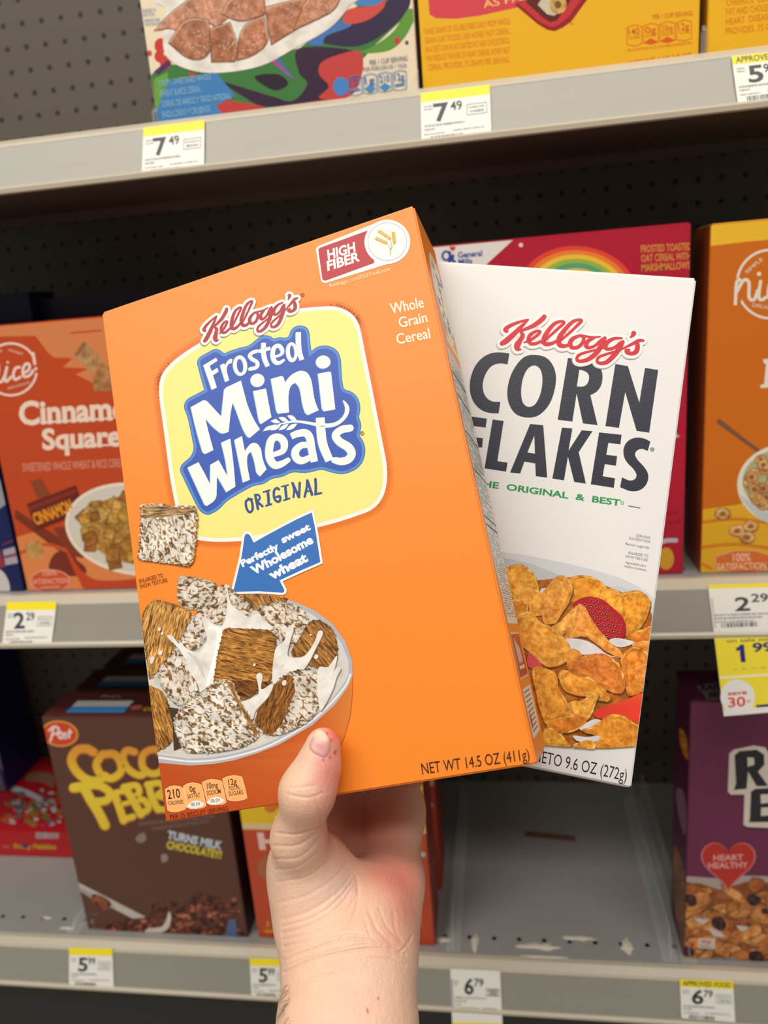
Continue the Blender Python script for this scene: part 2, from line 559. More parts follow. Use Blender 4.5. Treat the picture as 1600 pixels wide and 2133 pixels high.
# profile of a shelf's front, from the deck edge: (dy, dz)
F0 = np.array([-.014, -.006]); F1 = np.array([-.029, -.043])
def shelf(key, label):
    z = DECK[key]
    root = empty('store_shelf', Matrix.Translation((0, D0, z)), label, 'shelf', 'steel cereal shelves')
    def prof(name, pts, mat, x0=SX0, x1=SX1):
        v = [(x0, p[0], p[1]) for p in pts] + [(x1, p[0], p[1]) for p in pts]
        n = len(pts)
        f = [(i, (i + 1) % n, n + (i + 1) % n, n + i) for i in range(n)] + [tuple(range(n))[::-1], tuple(range(n, 2 * n))]
        return mesh_obj(name, v, f, mat, root)
    o = prof('deck', [(.0, 0), (0, -.003), (YB - D0, -.003), (YB - D0, 0)][::-1], m_deck)
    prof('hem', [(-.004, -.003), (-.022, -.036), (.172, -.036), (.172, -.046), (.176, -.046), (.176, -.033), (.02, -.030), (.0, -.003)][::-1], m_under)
    prof('top_ledge', [(.001, .0006), (-.005, .0012), (-.0125, -.003), (-.014, -.0058), (-.004, -.0045)][::-1], m_lip)
    prof('price_channel', [(F0[0], F0[1]), (-.0215, -.0250), (-.0282, -.0405), (-.024, -.0412), (-.004, -.0055)][::-1], m_face)
    prof('lower_lip', [(-.0282, -.0398), (-.0300, -.0395), (-.0318, -.0412), (-.0312, -.0446), (-.024, -.0446), (-.024, -.0412)][::-1], m_lip)
    bm = bmesh.new()
    xs = [-.6022 + .0272 * k for k in range(-32, 62)]
    for hx in xs:
        bmesh.ops.create_circle(bm, cap_ends=True, segments=14, radius=.0026,
                                matrix=Matrix.Translation((hx, .7045 - D0, .0002)))
    tag(bm_obj('deck_holes', bm, m_hole, root))
    return root
for k, lab in (('top', 'uppermost grey steel shelf with brown underside and two yellow-topped 7.49 tags'),
               ('middle', 'middle grey steel shelf carrying the orange and red cereal boxes'),
               ('bottom', 'lowest grey steel shelf with empty gap, row of holes and dried residue')):
    shelf(k, lab)
# the base of the gondola below
bm = bmesh.new(); add_box(bm, SX0, SX1, .74, YB, 0.0, Z0 - .80)
tag(bm_obj('trim_1', bm, plain('dark_base', (27, 27, 32), 0.5)), kind='structure')

NF = np.array([0, -(F0[1] - F1[1]), (F0[0] - F1[0])]); NF = np.array([0, -.037, .015]); NF /= np.linalg.norm(NF)

# ------------------------------------------------------------ price tags
def quadmap(q):
    q = [np.array(p, float) for p in q]
    def g(u, v):
        return tuple((q[0] * (1 - u) + q[1] * u) * (1 - v) + (q[3] * (1 - u) + q[2] * u) * v)
    return g

def price_tag(key, quad, label, big, cents, band=True, head=None, kind='plain', group=None, lines=None):
    z = DECK[key]
    p0 = np.array([0, D0 + F0[0], z + F0[1]]) + NF * .0016
    org = Vector(on_plane(*((np.array(quad[3]) + np.array(quad[2])) / 2), p0, NF))
    zc = np.array([0, -NF[2], NF[1]]) * -1
    if zc[2] < 0: zc = -zc
    M = frame_from(np.array([1., 0, 0]), zc, NF, org)
    root = empty('price_tag', M, label, 'price tag', group or 'price tags along the shelf edges')
    Mi = np.array(M.inverted())
    def tf(x, y):
        w = on_plane(x, y, p0, NF); l = Mi[:3, :3] @ w + Mi[:3, 3]
        return l[0], l[2]
    c = [tf(*p) for p in quad]
    v = [(a, 0, b) for a, b in c] + [(a, .0007, b) for a, b in c]
    mesh_obj('card', v, [(0, 3, 2, 1), (4, 5, 6, 7), (0, 1, 5, 4), (1, 2, 6, 5), (2, 3, 7, 6), (3, 0, 4, 7)], m_white, root)
    g = quadmap(quad)
    a = Art(tf)
    R = lambda u0, v0, u1, v1, col, l=1: a.poly([g(u0, v0), g(u1, v0), g(u1, v1), g(u0, v1)], col, l)
    Tx = lambda s, u0, u1, v, h, col, l=2, b=0.0: a.text(s, g(u0, v), g(u1, v), math.dist(g(u0, v), g(u0, v + h)), col, l, b)
    ink = (52, 52, 58)
    rnd = random.Random(sum(map(ord, label)))
    def fake(u0, u1, v, h=.035):        # the small print: runs of short strokes, too small to read in the photo
        u = u0
        while u < u1:
            w = rnd.uniform(.008, .02); R(u, v - h, min(u + w, u1), v, (92, 92, 92)); u += w + rnd.uniform(.006, .016)
    def bars(u0, u1, v0, v1):
        u = u0
        while u < u1:
            w = rnd.choice((.008, .014, .022)); R(u, v0, u + w, v1, (60, 60, 60)); u += w + rnd.choice((.009, .015))
    def boxed(u0, v0, u1, v1):
        t = .008
        for q in ((u0, v0, u1, v0 + t * 1.6), (u0, v1 - t * 1.6, u1, v1), (u0, v0, u0 + t, v1), (u1 - t, v0, u1, v1)): R(*q, (80, 80, 80))
        fake(u0 + .03, u1 - .03, (v0 * .7 + v1 * .3) + .02); fake(u0 + .05, u1 - .04, (v0 * .3 + v1 * .7) + .02, .05)
    yel = (247, 226, 40)
    if kind == 'plain':
        if band: R(0, 0, 1, .19, yel)
        if head: Tx(head, .05, .95, .155, .12, (60, 62, 40), 3, .02)
        Tx(big, .20, .42, .60, .34, ink, 2, .025); Tx(cents, .43, .60, .42, .17, ink, 2, .02)
        fake(.05, .17, .30, .03); fake(.05, .17, .36, .03)
        boxed(.66, .34, .95, .56)
        fake(.05, .62, .70, .045); fake(.05, .2, .77, .04); fake(.05, .34, .86, .03); fake(.45, .9, .84, .03)
        bars(.14, .60, .89, .99)
    elif kind == 'tall':                # white above, yellow below
        R(0, .78, 1, 1, (244, 228, 60)); R(.015, .15, .035, .62, (70, 80, 170))
        Tx(big, .26, .45, .36, .22, ink, 2, .025); Tx(cents, .46, .65, .24, .11, ink, 2, .02)
        fake(.06, .16, .19, .02); fake(.06, .14, .23, .02); boxed(.70, .27, .97, .38)
        fake(.07, .7, .43, .022); fake(.07, .3, .48, .022); fake(.07, .2, .53, .018); fake(.62, .9, .58, .02)
        bars(.12, .52, .56, .63)
    elif kind == 'sale':
        gr = (70, 72, 78)
        R(0, 0, 1, .03, yel)
        R(.0, .395, 1, .70, (246, 226, 60)); R(.0, .715, 1, .955, (246, 226, 60), 1)
        R(.0, .70, 1, .715, (248, 244, 215), 2)
        a.poly([g(.20 + .215 * x, .865 + .135 * y) for x, y in ell(0, 0, 1, 1, n=40)], (238, 236, 232), 3)
        R(0, .955, 1, 1, (238, 236, 232), 3); R(.42, .935, .98, .955, (60, 62, 80), 4)
        Tx('save', .08, .32, .845, .03, (222, 60, 52), 5, .03); Tx('30', .07, .29, .935, .07, (222, 60, 52), 5, .02)
        Tx('c', .31, .36, .91, .028, (222, 60, 52), 5, .01)
        Tx('on sale now', .14, .74, .445, .026, (90, 80, 50), 4, .01)
        a.poly([g(u, v) for u, v in ((.345, .465), (.345, .60), (.285, .60), (.285, .505), (.245, .515), (.245, .487), (.275, .482), (.30, .465))], (44, 44, 120), 4); Tx('99', .44, .69, .525, .065, (50, 50, 110), 4, .03)
        fake(.2, .78, .655, .008)
        Tx('2', .28, .46, .205, .10, gr, 4, .02); Tx('29', .48, .68, .14, .06, gr, 4, .02)
        boxed(.74, .14, 1.1, .21)
        fake(.04, .7, .24, .013); fake(.04, .6, .265, .013); fake(.04, .5, .29, .01); fake(.66, .95, .315, .012)
        bars(.10, .52, .295, .33)
        for k in range(14): R(.012, .11 + k * .016, .035, .116 + k * .016, (120, 120, 120), 3)
    a.build('print', root, lambda u, v, o: (u, -o - .00003, v))
    return root

price_tag('top', [(299, 266), (426, 250), (425, 352), (295, 367)], 'white 7.49 price tag with yellow top under the swirly cereal box, upper left', '7', '49')
price_tag('top', [(876, 194), (1020, 176), (1024, 280), (878, 298)], 'white 7.49 price tag with yellow top under the yellow box, top middle', '7', '49')
price_tag('top', [(1524, 117), (1668, 101), (1680, 196), (1537, 214)], 'white 5.9 APPROVED price tag cut off at the upper right corner', '5', '99', head='APPROVED FOOD')
price_tag('middle', [(15, 1254), (118, 1253), (107, 1343), (4, 1346)], 'white 2.29 price tag with yellow top at the left of the middle shelf', '2', '29')
price_tag('middle', [(1475, 1218), (1655, 1214), (1672, 1478), (1508, 1492)], 'tall hanging sale tag showing 2.29, yellow 1.99 and save 30 cents', '1', '99', kind='sale')
price_tag('bottom', [(144, 1974), (234, 1976), (237, 2057), (144, 2054)], 'white 5.99 price tag with yellow top under the brown cocoa cereal box', '5', '99')
price_tag('bottom', [(520, 1996), (606, 1998), (606, 2078), (524, 2078)], 'white 5.99 price tag partly hidden behind the wrist', '5', '99')
price_tag('bottom', [(938, 2018), (1042, 2023), (1048, 2162), (943, 2160)], 'white 6.79 price tag with blue side line and yellow foot under the empty gap', '6', '79', kind='tall')
price_tag('bottom', [(1416, 2040), (1527, 2044), (1532, 2130), (1420, 2121)], 'white 6.79 APPROVED FOOD price tag under the purple cereal box', '6', '79', head='APPROVED FOOD')

# ------------------------------------------------------------ boxes on the shelves
YF = D0 + .010
def fx(px, py, y=YF):
    w = on_plane(px, py, (0, y, 0), (0, 1, 0)); return w[0], w[2]

def shelf_box(name, key, x0, x1, H, D, cols, label, y=YF, group=None, rot=0, z=None, tuck=True):
    M = Matrix.Translation(((x0 + x1) / 2, y, (DECK[key] if z is None else z) + .0004)) @ Matrix.Rotation(rot, 4, 'Z')
    return Carton(name, M, x1 - x0, H, D, cols, label, 'cereal box', group, tuck=tuck)

def small_print(a, x0, x1, ys, h, col, seed=1, sl=0.0):
    """lines of print too small to read in the photo"""
    r = random.Random(seed)
    for y in ys:
        x = x0
        while x < x1:
            w = r.uniform(.5, 1.1) * h; xe = min(x + w, x1)
            yy = y + sl * (x - x0)
            a.poly([(x, yy - h), (xe, yy - h), (xe, yy), (x, yy)], col, 3); x += w + r.uniform(.25, .5) * h

# ---- cinnamon toast style box, top left
CTC = (236, 219, 190)
x0, _ = fx(309, 125); x1, _ = fx(866, 90)
b = shelf_box('cereal_box', 'top', x0, x1, .31, .06, (CTC, (205, 190, 165), CTC), 'cream cereal box with bowl of brown squares and coloured swirls, upper left')
a = b.art().crop(0, 0, 2)
a.poly([(630, 310), (690, 270), (1000, 260), (1250, 200), (1420, 60), (1700, -80), (1700, 60), (1560, 190), (1440, 330), (1400, 420), (640, 520)], (62, 120, 60), 1)
a.poly([(640, 330), (700, 300), (700, 520), (650, 520)], (105, 160, 60), 2)
a.poly([(770, 290), (900, 330), (1010, 400), (1120, 445), (1390, 412), (1460, 330), (1500, 220), (1250, 200), (1245, 300), (1280, 350), (1220, 420), (1130, 400), (900, 330)], (56, 32, 58), 3, smooth=True)
a.poly([(790, 300), (860, 350), (930, 410), (1100, 445), (1060, 480), (900, 480), (820, 400)], (192, 62, 58), 4, smooth=True)
a.poly([(1500, 215), (1420, 225), (1340, 260), (1330, 310), (1370, 360), (1330, 410), (1460, 400), (1510, 300)], (196, 66, 62), 5, smooth=True)
a.poly([(1150, 445), (1420, 405), (1440, 430), (1150, 460)], (186, 58, 52), 4)
a.poly([(1300, 160), (1380, 110), (1460, 95), (1560, 60), (1620, 0), (1700, -40), (1700, 40), (1600, 140), (1500, 190), (1400, 190)], (52, 40, 70), 5, smooth=True)
a.poly([(1280, 175), (1350, 110), (1440, 80), (1460, 110), (1360, 150), (1340, 190)], (70, 116, 180), 6, smooth=True)
a.poly([(1430, 90), (1450, 40), (1560, 20), (1600, -20), (1600, 30), (1540, 80), (1470, 100)], (206, 76, 66), 7, smooth=True)
a.poly([(1480, 10), (1540, -20), (1600, -10), (1570, 20), (1500, 25)], (70, 130, 190), 8, smooth=True)
a.poly([(1560, 190), (1640, 130), (1700, 40), (1730, 60), (1690, 150), (1620, 210), (1500, 220)], (96, 150, 56), 8, smooth=True)
a.poly([(650, 470), (700, 340), (900, 300), (980, 400), (900, 440), (930, 480), (660, 520)], (64, 128, 186), 9)
a.poly([(1060, 320), (1160, 310), (1200, 350), (1140, 375)], (40, 30, 44), 10, smooth=True)
a.poly([(1120, 250), (1160, 240), (1230, 335), (1190, 310)], (66, 110, 178), 10); a.poly([(1125, 252), (1140, 248), (1232, 335)], (196, 60, 60), 11)
for x, y, r, c in ((670, 190, 26, (200, 60, 50)), (664, 235, 20, (200, 60, 50)), (690, 260, 24, (200, 60, 50)), (623, 222, 10, (206, 66, 50)), (1655, 170, 12, (200, 60, 60)), (1695, 178, 7, (80, 50, 110)), (1420, 360, 32, (70, 130, 200))):
    a.poly(ell(x, y, r, r * 1.2), c, 11)
a.poly([(640, 300), (700, 250), (715, 270), (660, 310)], (84, 40, 90), 12)
bowl = [(655, -10), (690, 40), (680, 190), (720, 260), (830, 300), (960, 300), (1100, 270), (1230, 200), (1370, 120), (1450, 30), (1480, -60), (900, -200)]
a.poly(bowl, (240, 235, 226), 13, 'milk', smooth=True)
for i, (pts, c) in enumerate([
    ([(640, 130), (700, 60), (860, -60), (980, -40), (1000, 40), (900, 120), (860, 90), (760, 150), (720, 120)], (196, 140, 110)),
    ([(700, 180), (770, 70), (870, 80), (890, 200), (850, 255), (780, 250)], (176, 118, 88)),
    ([(870, 120), (960, 90), (1000, 200), (980, 260), (880, 262)], (168, 108, 78)),
    ([(920, 60), (960, -20), (1100, -40), (1110, 60), (1000, 100)], (190, 130, 100)),
    ([(1000, 110), (1100, 60), (1130, 180), (1050, 240), (985, 255)], (182, 120, 90)),
    ([(1100, 30), (1300, -20), (1310, 80), (1130, 190)], (184, 124, 92)),
    ([(1280, -30), (1430, -60), (1410, 40), (1310, 90), (1220, 130)], (196, 138, 104))]):
    pts = rl(pts, 70, 2)
    a.poly(pts, (128, 78, 54), 14 + i * 2, 'flake')
    a.poly(offset_loop(pts, -5), c, 15 + i * 2, 'flake', ang=70)
    a.stroke(offset_loop(pts, -6)[:len(pts) // 2], 2.2, (222, 184, 156), 15.6 + i * 2, smooth=False, cap=False)
    r5 = random.Random(i)
    for _k in range(26):            # sugar specks
        cx5, cy5 = np.mean(pts, axis=0); sx5 = np.std([q[0] for q in pts]); sy5 = np.std([q[1] for q in pts])
        a.poly(ell(cx5 + r5.gauss(0, .45) * sx5, cy5 + r5.gauss(0, .45) * sy5, r5.uniform(1.5, 4), r5.uniform(1.5, 3), 0, 7), (232, 200, 176), 15.9 + i * 2)
bl = (112, 165, 205)
a.text('CRISPY, SWEETENED WHOLE', (664, 362), (882, 332), 25, (150, 195, 225), 31)
a.text('WHEAT & RICE CEREAL', (668, 406), (840, 384), 27, (150, 195, 225), 31)
a.text('CEREAL DE ARROZ Y TRIGO INTEGRAL', (676, 448), (966, 412), 25, (150, 195, 225), 31)
a.text('ENDULZADO Y CRUJIENTE', (680, 492), (880, 466), 25, (150, 195, 225), 31)
a.text('ENLARGED TO', (594, 52), (650, 48), 14, (90, 130, 180), 31); a.text('SHOW DETAIL', (596, 68), (646, 64), 12, (90, 130, 180), 31)
a.text('AMPLIADA PARA', (602, 92), (668, 86), 12, (90, 130, 180), 31); a.text('MOSTRAR DETALLE', (606, 108), (690, 100), 12, (90, 130, 180), 31)
a.crop(200, 0, 2)
a.text('PER 1 CUP SERVING', (1142, 272), (1298, 252), 20, (50, 90, 140), 31); a.text('POR PORCION DE 1 TAZA', (1114, 298), (1296, 280), 16, (50, 90, 140), 31)
for k, s in enumerate(('170', '1g', '210', '12g')):
    xx = 1052 + k * 62; yy = 316 - k * 7
    a.rim([(xx, yy + 8), (xx + 28, yy - 2), (xx + 54, yy + 2), (xx + 56, yy + 74), (xx + 28, yy + 82), (xx + 2, yy + 78)], 1.6, (70, 140, 195), 32)
    a.poly([(xx + 5, yy + 60), (xx + 28, yy + 44), (xx + 52, yy + 58), (xx + 28, yy + 78)] if k in (1, 2) else [(xx + 8, yy + 56), (xx + 48, yy + 50), (xx + 48, yy + 60), (xx + 8, yy + 66)], (70, 140, 195), 32)
    a.text(s, (xx + 8, yy + 42), (xx + 48, yy + 37), 28, (50, 110, 175), 33, .01)
b.put(a, 'front_print')

# ---- yellow honey box, top middle
YEL = (236, 178, 28)
x0, _ = fx(876, 90); x1, _ = fx(1457, 60)
b = shelf_box('cereal_box', 'top', x0, x1, .31, .06, (YEL, (206, 150, 24), YEL), 'yellow honey cereal box with orange print, right of the swirly box')
a = b.art().crop(800, 0, 2)
a.poly([(180, -60), (190, 60), (215, 76), (300, 78), (400, 65), (560, 30), (700, -10), (820, -60)], (214, 66, 78), 1)
a.text('AS PART OF A', (416, 34), (800, -42), 30, (240, 190, 120), 3, .01)
a.poly([(545, 20), (640, 100), (680, 124), (710, 130), (745, 115), (780, 90), (860, -20), (700, -80)], (150, 26, 34), 2)
a.poly([(560, 15), (650, 92), (690, 112), (712, 112), (735, 98), (770, 70), (835, -20), (700, -60)], (196, 50, 52), 3)
a.poly([(590, 8), (660, 72), (690, 92), (720, 86), (760, 30), (790, -20), (640, -40)], (96, 30, 26), 4)
a.poly([(640, 20), (680, 60), (710, 66), (750, 30), (760, -10), (660, -10)], (214, 200, 178), 5, 'milk')
a.poly(ell(725, 20, 36, 38), (205, 160, 90), 6, 'flake'); a.poly(ell(725, 20, 14, 16), (120, 84, 50), 7)
small_txt = ['THREE GRAMS OF SOLUBLE FIBER DAILY FROM WHOLE', 'GRAIN OAT FOODS, LIKE HONEY NUT CEREAL,', 'IN A DIET LOW IN SATURATED FAT AND CHOLESTEROL,', 'MAY REDUCE THE RISK OF HEART DISEASE. HONEY NUT', 'CEREAL PROVIDES .75 GRAMS PER SERVING.']
for k, s in enumerate(small_txt):
    y = 140 + 37 * k
    a.text(s, (168 + 4 * k, y + 6), (526, y - 40 + 3 * k), 25, (226, 106, 24), 3)
a.text('PER 1 CUP SERVING', (1120, 80), (1286, 64), 18, (214, 96, 20), 3, .01)
for k, (s, t) in enumerate((('140', 'CALORIES'), ('0g', 'SAT FAT'), ('210mg', 'SODIUM'), ('12g', 'TOTAL'))):
    xx = 1012 + k * 69; yy = 108 - k * 7
    a.rim([(xx, yy + 8), (xx + 30, yy - 4), (xx + 62, yy + 2), (xx + 62, yy + 74), (xx + 32, yy + 84), (xx, yy + 78)], 1.6, (220, 100, 20), 3)
    a.text(s, (xx + 8, yy + 40), (xx + 54, yy + 35), 28, (214, 92, 20), 4, .01); a.text(t, (xx + 8, yy + 56), (xx + 54, yy + 51), 11, (214, 92, 20), 4)
    if k in (1, 2): a.poly([(xx + 3, yy + 76), (xx + 30, yy + 58), (xx + 60, yy + 72), (xx + 32, yy + 84)], (220, 90, 30), 4)
a.text('SEE NUTRITION FACTS FOR FIBER INFORMATION', (1014, 216), (1284, 184), 11, (214, 96, 20), 3)
a.text('NET WT 1 LB 2.8 OZ', (1026, 272), (1284, 236), 18, (214, 96, 20), 3, .01)
a.text('TM', (774, 106), (790, 104), 8, (90, 60, 20), 3)
b.put(a, 'front_print')

# ---- second yellow box, top right corner
x0, _ = fx(1474, 60)
b = shelf_box('cereal_box', 'top', x0, x0 + .215, .31, .06, (YEL, (200, 146, 24), YEL), 'yellow cereal box cut off at the upper right corner of the photo')
a = b.art().crop(800, 0, 2)
for k, (s, x1_) in enumerate((('CHEERIOS  CEREAL, IN A DIET LOW', 1830), ('FAT AND CHOLESTEROL, MAY REDUCE', 1820), ('HEART  DISEASE.  HONEY NUT', 1790), ('PROVIDES .75 GRAMS PER SERVING', 1840))):
    y = 24 + 40 * k
    a.text(s, (1428 - k, y), (x1_, y - 44), 27, (222, 110, 20), 3)
a.text('LIMITED', (1508, 222), (1640, 204), 18, (214, 96, 20), 3, .01)
b.put(a, 'front_print')

# ---- clear stubs of the shelf dividers on the top shelf
def clip(px, py, key, hgt, label):
    z = DECK[key]
    w = on_plane(px, py, (0, D0 + .002, 0), (0, 1, 0))
    root = empty('divider_clip', Matrix.Translation((w[0], D0 + .001, z + .0013)), label, 'shelf clip', 'clear divider clips')
    bm = bmesh.new()
    add_box(bm, -.0012, .0012, .0, .010, 0, hgt)
    add_box(bm, -.005, .005, 0, .006, 0, .0016)
    bm_obj('fin', bm, m_clear, root)
    bm = bmesh.new(); bmesh.ops.create_cone(bm, segments=10, radius1=.0018, radius2=.0014, depth=.003, cap_ends=True, matrix=Matrix.Translation((0, .005, hgt + .0015)))
    bm_obj('knob', bm, m_clear, root)
clip(320, 240, 'top', .010, 'small clear divider clip left of the swirly cereal box')
clip(869, 182, 'top', .014, 'small clear divider clip between swirly box and yellow box')
clip(1468, 110, 'top', .018, 'small clear divider clip between the two yellow boxes')

# ---- cinnamon squares, middle left
RO = (192, 72, 32)
x0, _ = fx(57, 1228); _, zt = fx(100, 671)
b = shelf_box('cereal_box', 'middle', x0, x0 + .19, zt - DECK['middle'], .05, (RO, (160, 56, 26), RO), 'red-orange cinnamon cereal box with printed cereal bowl, left on the middle shelf')
a = b.art().crop(0, 640, 3.441)
tan = (214, 128, 78)
a.poly([(-200, 100), (900, 40), (900, 420), (760, 590), (540, 480), (640, 440), (450, 430), (520, 366), (385, 360), (340, 320), (255, 205), (-200, 215)], tan, 1)
a.poly([(490, 180), (730, 160), (730, 172), (520, 190)], RO, 2)
for pts, c in (([(595, 245), (700, 330), (730, 400), (650, 470), (530, 345)], (186, 140, 90)), ([(730, 400), (800, 430), (800, 600), (670, 600), (665, 500)], (170, 122, 76))):
    a.poly(pts, c, 3, 'flake')
a.poly([(595, 245), (625, 262), (560, 350), (530, 345)], (150, 104, 62), 4)
W = (238, 212, 200)
a.rim(ell(78, 445, 186, 186, n=60), 8, W, 4)
for s, p, q in (('SIMPLE', (-60, 345), (20, 315)), ('HONEST', (60, 312), (165, 345)), ('DELICIOUS', (60, 590), (215, 545))): a.text(s, p, q, 16, W, 4)
a.poly([(230, 300), (285, 330), (290, 470), (240, 470)], RO, 5)
for st in ([(-90, 520), (-60, 420), (-20, 400), (-10, 450), (-20, 520), (10, 535), (35, 490)], [(50, 430), (36, 500), (46, 532), (80, 500)], [(140, 430), (112, 438), (96, 482), (110, 518), (146, 500)],
           [(165, 475), (205, 450), (212, 415), (188, 405), (165, 445), (172, 495), (210, 490), (238, 455)], [(238, 330), (250, 405)]):
    a.stroke(st, 10, W, 6)
a.poly(ell(258, 440, 11, 11), W, 6); a.poly(ell(56, 395, 9, 9), W, 6)
CR = (240, 214, 196)
def serif(a, s, p0, p1, h, col, layer, bold=.035):
    a.text(s, p0, p1, h, col, layer, bold)
    d = (np.array(p1, float) - np.array(p0, float)); u = d / np.linalg.norm(d)
    V, _t = text_tris(s, bold); xs = [v[0] for v in V]; k = np.linalg.norm(d) / (max(xs) - min(xs))
    cur = 0
    for i, ch in enumerate(s):       # feet of the slab letters
        w0 = max([v[0] for v in text_tris(s[:i], bold)[0]] or [0]) if i else min(xs)
        w1 = max(v[0] for v in text_tris(s[:i + 1], bold)[0])
        if ch in 'inmhlru':
            c = np.array(p0) + u * (w0 + .06 - min(xs)) * k; e = np.array(p0) + u * (w1 - min(xs)) * k
            t = h * .045
            for q0, q1 in ((c - u * t * .5, e + u * t),):
                a.stroke([tuple(q0 - np.array([0, t])), tuple(q1 - np.array([0, t]))], t, col, layer, smooth=False)
serif(a, 'Cinnamon', (140, 842), (1030, 790), 158, CR, 5)
serif(a, 'Squares', (305, 1018), (950, 985), 140, CR, 5)
a.text('SWEETENED WHOLE WHEAT & RICE CEREAL', (165, 1178), (905, 1142), 58, (226, 160, 140), 5)
a.poly([(-100, 1700), (110, 1650), (300, 1610), (420, 1700), (800, 1780), (1200, 1900), (1200, 2100), (-100, 2100)], (222, 132, 76), 3, smooth=True)
a.stroke([(150, 1760), (330, 1700), (520, 1760)], 12, (196, 84, 40), 4)
a.poly([(215, 1245), (300, 1230), (365, 1350), (270, 1370)], (140, 66, 40), 4)
a.poly([(110, 1450), (500, 1700), (560, 1830), (480, 1790), (105, 1510)], (124, 50, 30), 4)
a.poly([(380, 1580), (560, 1560), (600, 1800), (500, 1780)], (134, 56, 32), 5)
a.poly([(350, 1870), (420, 1750), (600, 1850), (600, 1920), (450, 1920)], (120, 46, 30), 5, smooth=True)
a.poly([(190, 1410), (545, 1275), (610, 1470), (265, 1600)], (104, 36, 26), 6)
a.poly([(200, 1430), (535, 1300), (545, 1330), (212, 1462)], (132, 48, 36), 7)
a.text('CINNAMON', (258, 1562), (530, 1455), 82, (236, 150, 40), 8, .04)
a.poly([(185, 1690), (290, 1670), (320, 1790), (200, 1800)], (196, 150, 84), 6, 'flake')
a.poly([(470, 1720), (600, 1900), (800, 1960), (1500, 1900), (1500, 2080), (700, 2040), (560, 1940)], (196, 70, 34), 7, smooth=True)
a.poly(ell(975, 1590, 510, 330, 8, 50), (240, 226, 206), 8); a.poly(ell(975, 1590, 490, 308, 8, 50), (214, 206, 192), 9)
a.poly(ell(1000, 1600, 410, 245, 8, 40), (176, 132, 62), 9.6, 'flake')
rr = random.Random(3)
for k in range(85):
    an = rr.uniform(0, 6.3); rd = math.sqrt(rr.random()); x = 985 + math.cos(an) * rd * 420; y = 1600 + math.sin(an) * rd * 255
    s = rr.uniform(46, 72); r0 = rr.uniform(0, 90)
    sq = [(x + s * math.cos(math.radians(r0 + 90 * j)), y + s * math.sin(math.radians(r0 + 90 * j))) for j in range(4)]
    c = rr.choice([(196, 148, 66), (178, 124, 54), (206, 164, 88), (160, 100, 44)])
    a.poly(sq, tuple(int(v * .62) for v in c), 10 + (k % 17) * .68, 'ink'); a.poly(offset_loop(sq, -6), c, 10.4 + (k % 17) * .68, 'flake')
a.poly(ell(360, 1960, 146, 82), (236, 170, 140), 22); a.poly(ell(360, 1960, 138, 75), (206, 82, 50), 23)
a.text('100%', (310, 1925), (410, 1918), 36, (244, 190, 160), 24); a.text('SATISFACTION', (232, 1985), (490, 1975), 36, (244, 190, 160), 24); a.text('GUARANTEED', (290, 2018), (430, 2012), 18, (244, 190, 160), 24)
b.put(a, 'front_print')

# navy box beside it, cut by the left edge
NV = (24, 32, 84)
x1, _ = fx(50, 1225)
b = shelf_box('cereal_box', 'middle', x1 - .19, x1, .27, .05, (NV, (18, 24, 64), NV), 'dark navy cereal box at the left edge beside the red-orange box')
a = b.art().crop(0, 640, 3.441)
a.poly([(-60, 1250), (10, 1230), (60, 1400), (-40, 1470)], (150, 150, 160), 1)
a.poly([(20, 1740), (110, 1715), (140, 1830), (40, 1850)], (176, 160, 172), 1); a.stroke([(40, 1790), (120, 1770)], 10, (120, 70, 100), 2)
a.poly([(-100, 1760), (0, 1740), (40, 1860), (-60, 1880)], (150, 50, 60), 1)
a.poly([(-80, 1900), (0, 1880), (60, 1960), (60, 2050), (-60, 2050)], (206, 200, 196), 1, smooth=True)
a.stroke([(20, 1700), (100, 1670)], 6, (120, 40, 60), 2)
b.put(a, 'front_print')
# row behind
x0, _ = fx(-60, 620, .80); x1, _ = fx(65, 640, .80); _, zt = fx(30, 612, .80)
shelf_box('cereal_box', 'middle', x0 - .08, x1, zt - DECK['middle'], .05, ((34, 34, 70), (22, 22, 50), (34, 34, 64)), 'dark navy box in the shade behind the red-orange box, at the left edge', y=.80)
x0, _ = fx(72, 640, .82); _, zt = fx(150, 618, .82)
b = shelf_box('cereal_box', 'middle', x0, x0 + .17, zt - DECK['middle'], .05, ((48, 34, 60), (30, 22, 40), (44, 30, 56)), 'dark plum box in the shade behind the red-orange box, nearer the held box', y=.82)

# ---- red rainbow box, middle
RD = (178, 26, 52)
x1, _ = fx(1423, 1195); _, zt = fx(1447, 464.5)
b = shelf_box('cereal_box', 'middle', x1 - .222, x1, zt - DECK['middle'], .055, (RD, (120, 18, 38), RD), 'tall red cereal box with rainbow, behind the held white box')
a = b.art().crop(880, 460, 2.222)
a.poly([(-300, 60), (60, 100), (440, 70), (230, 262), (60, 420), (-300, 500)], (226, 220, 216), 1)
for r, c in ((260, (226, 70, 50)), (236, (234, 128, 50)), (212, (238, 190, 60)), (188, (150, 180, 70)), (164, (90, 160, 120))):
    a.poly(ell(720, 330, r * 1.05, r * .82, 6, 50), c, 2 + (260 - r) / 24)
a.poly(ell(720, 330, 150, 110, 6, 40), (226, 190, 70), 8)
a.text('General', (165, 172), (278, 162), 26, (52, 72, 150), 3, .03); a.text('Mills', (168, 204), (232, 198), 26, (52, 72, 150), 3, .03)
a.rim(ell(110, 162, 17, 20), 5, (40, 60, 150), 3); a.stroke([(126, 145), (130, 175), (118, 200), (96, 198)], 6, (40, 60, 150), 3)
a.stroke([(142, 160), (140, 184), (150, 188)], 6, (40, 60, 150), 3)
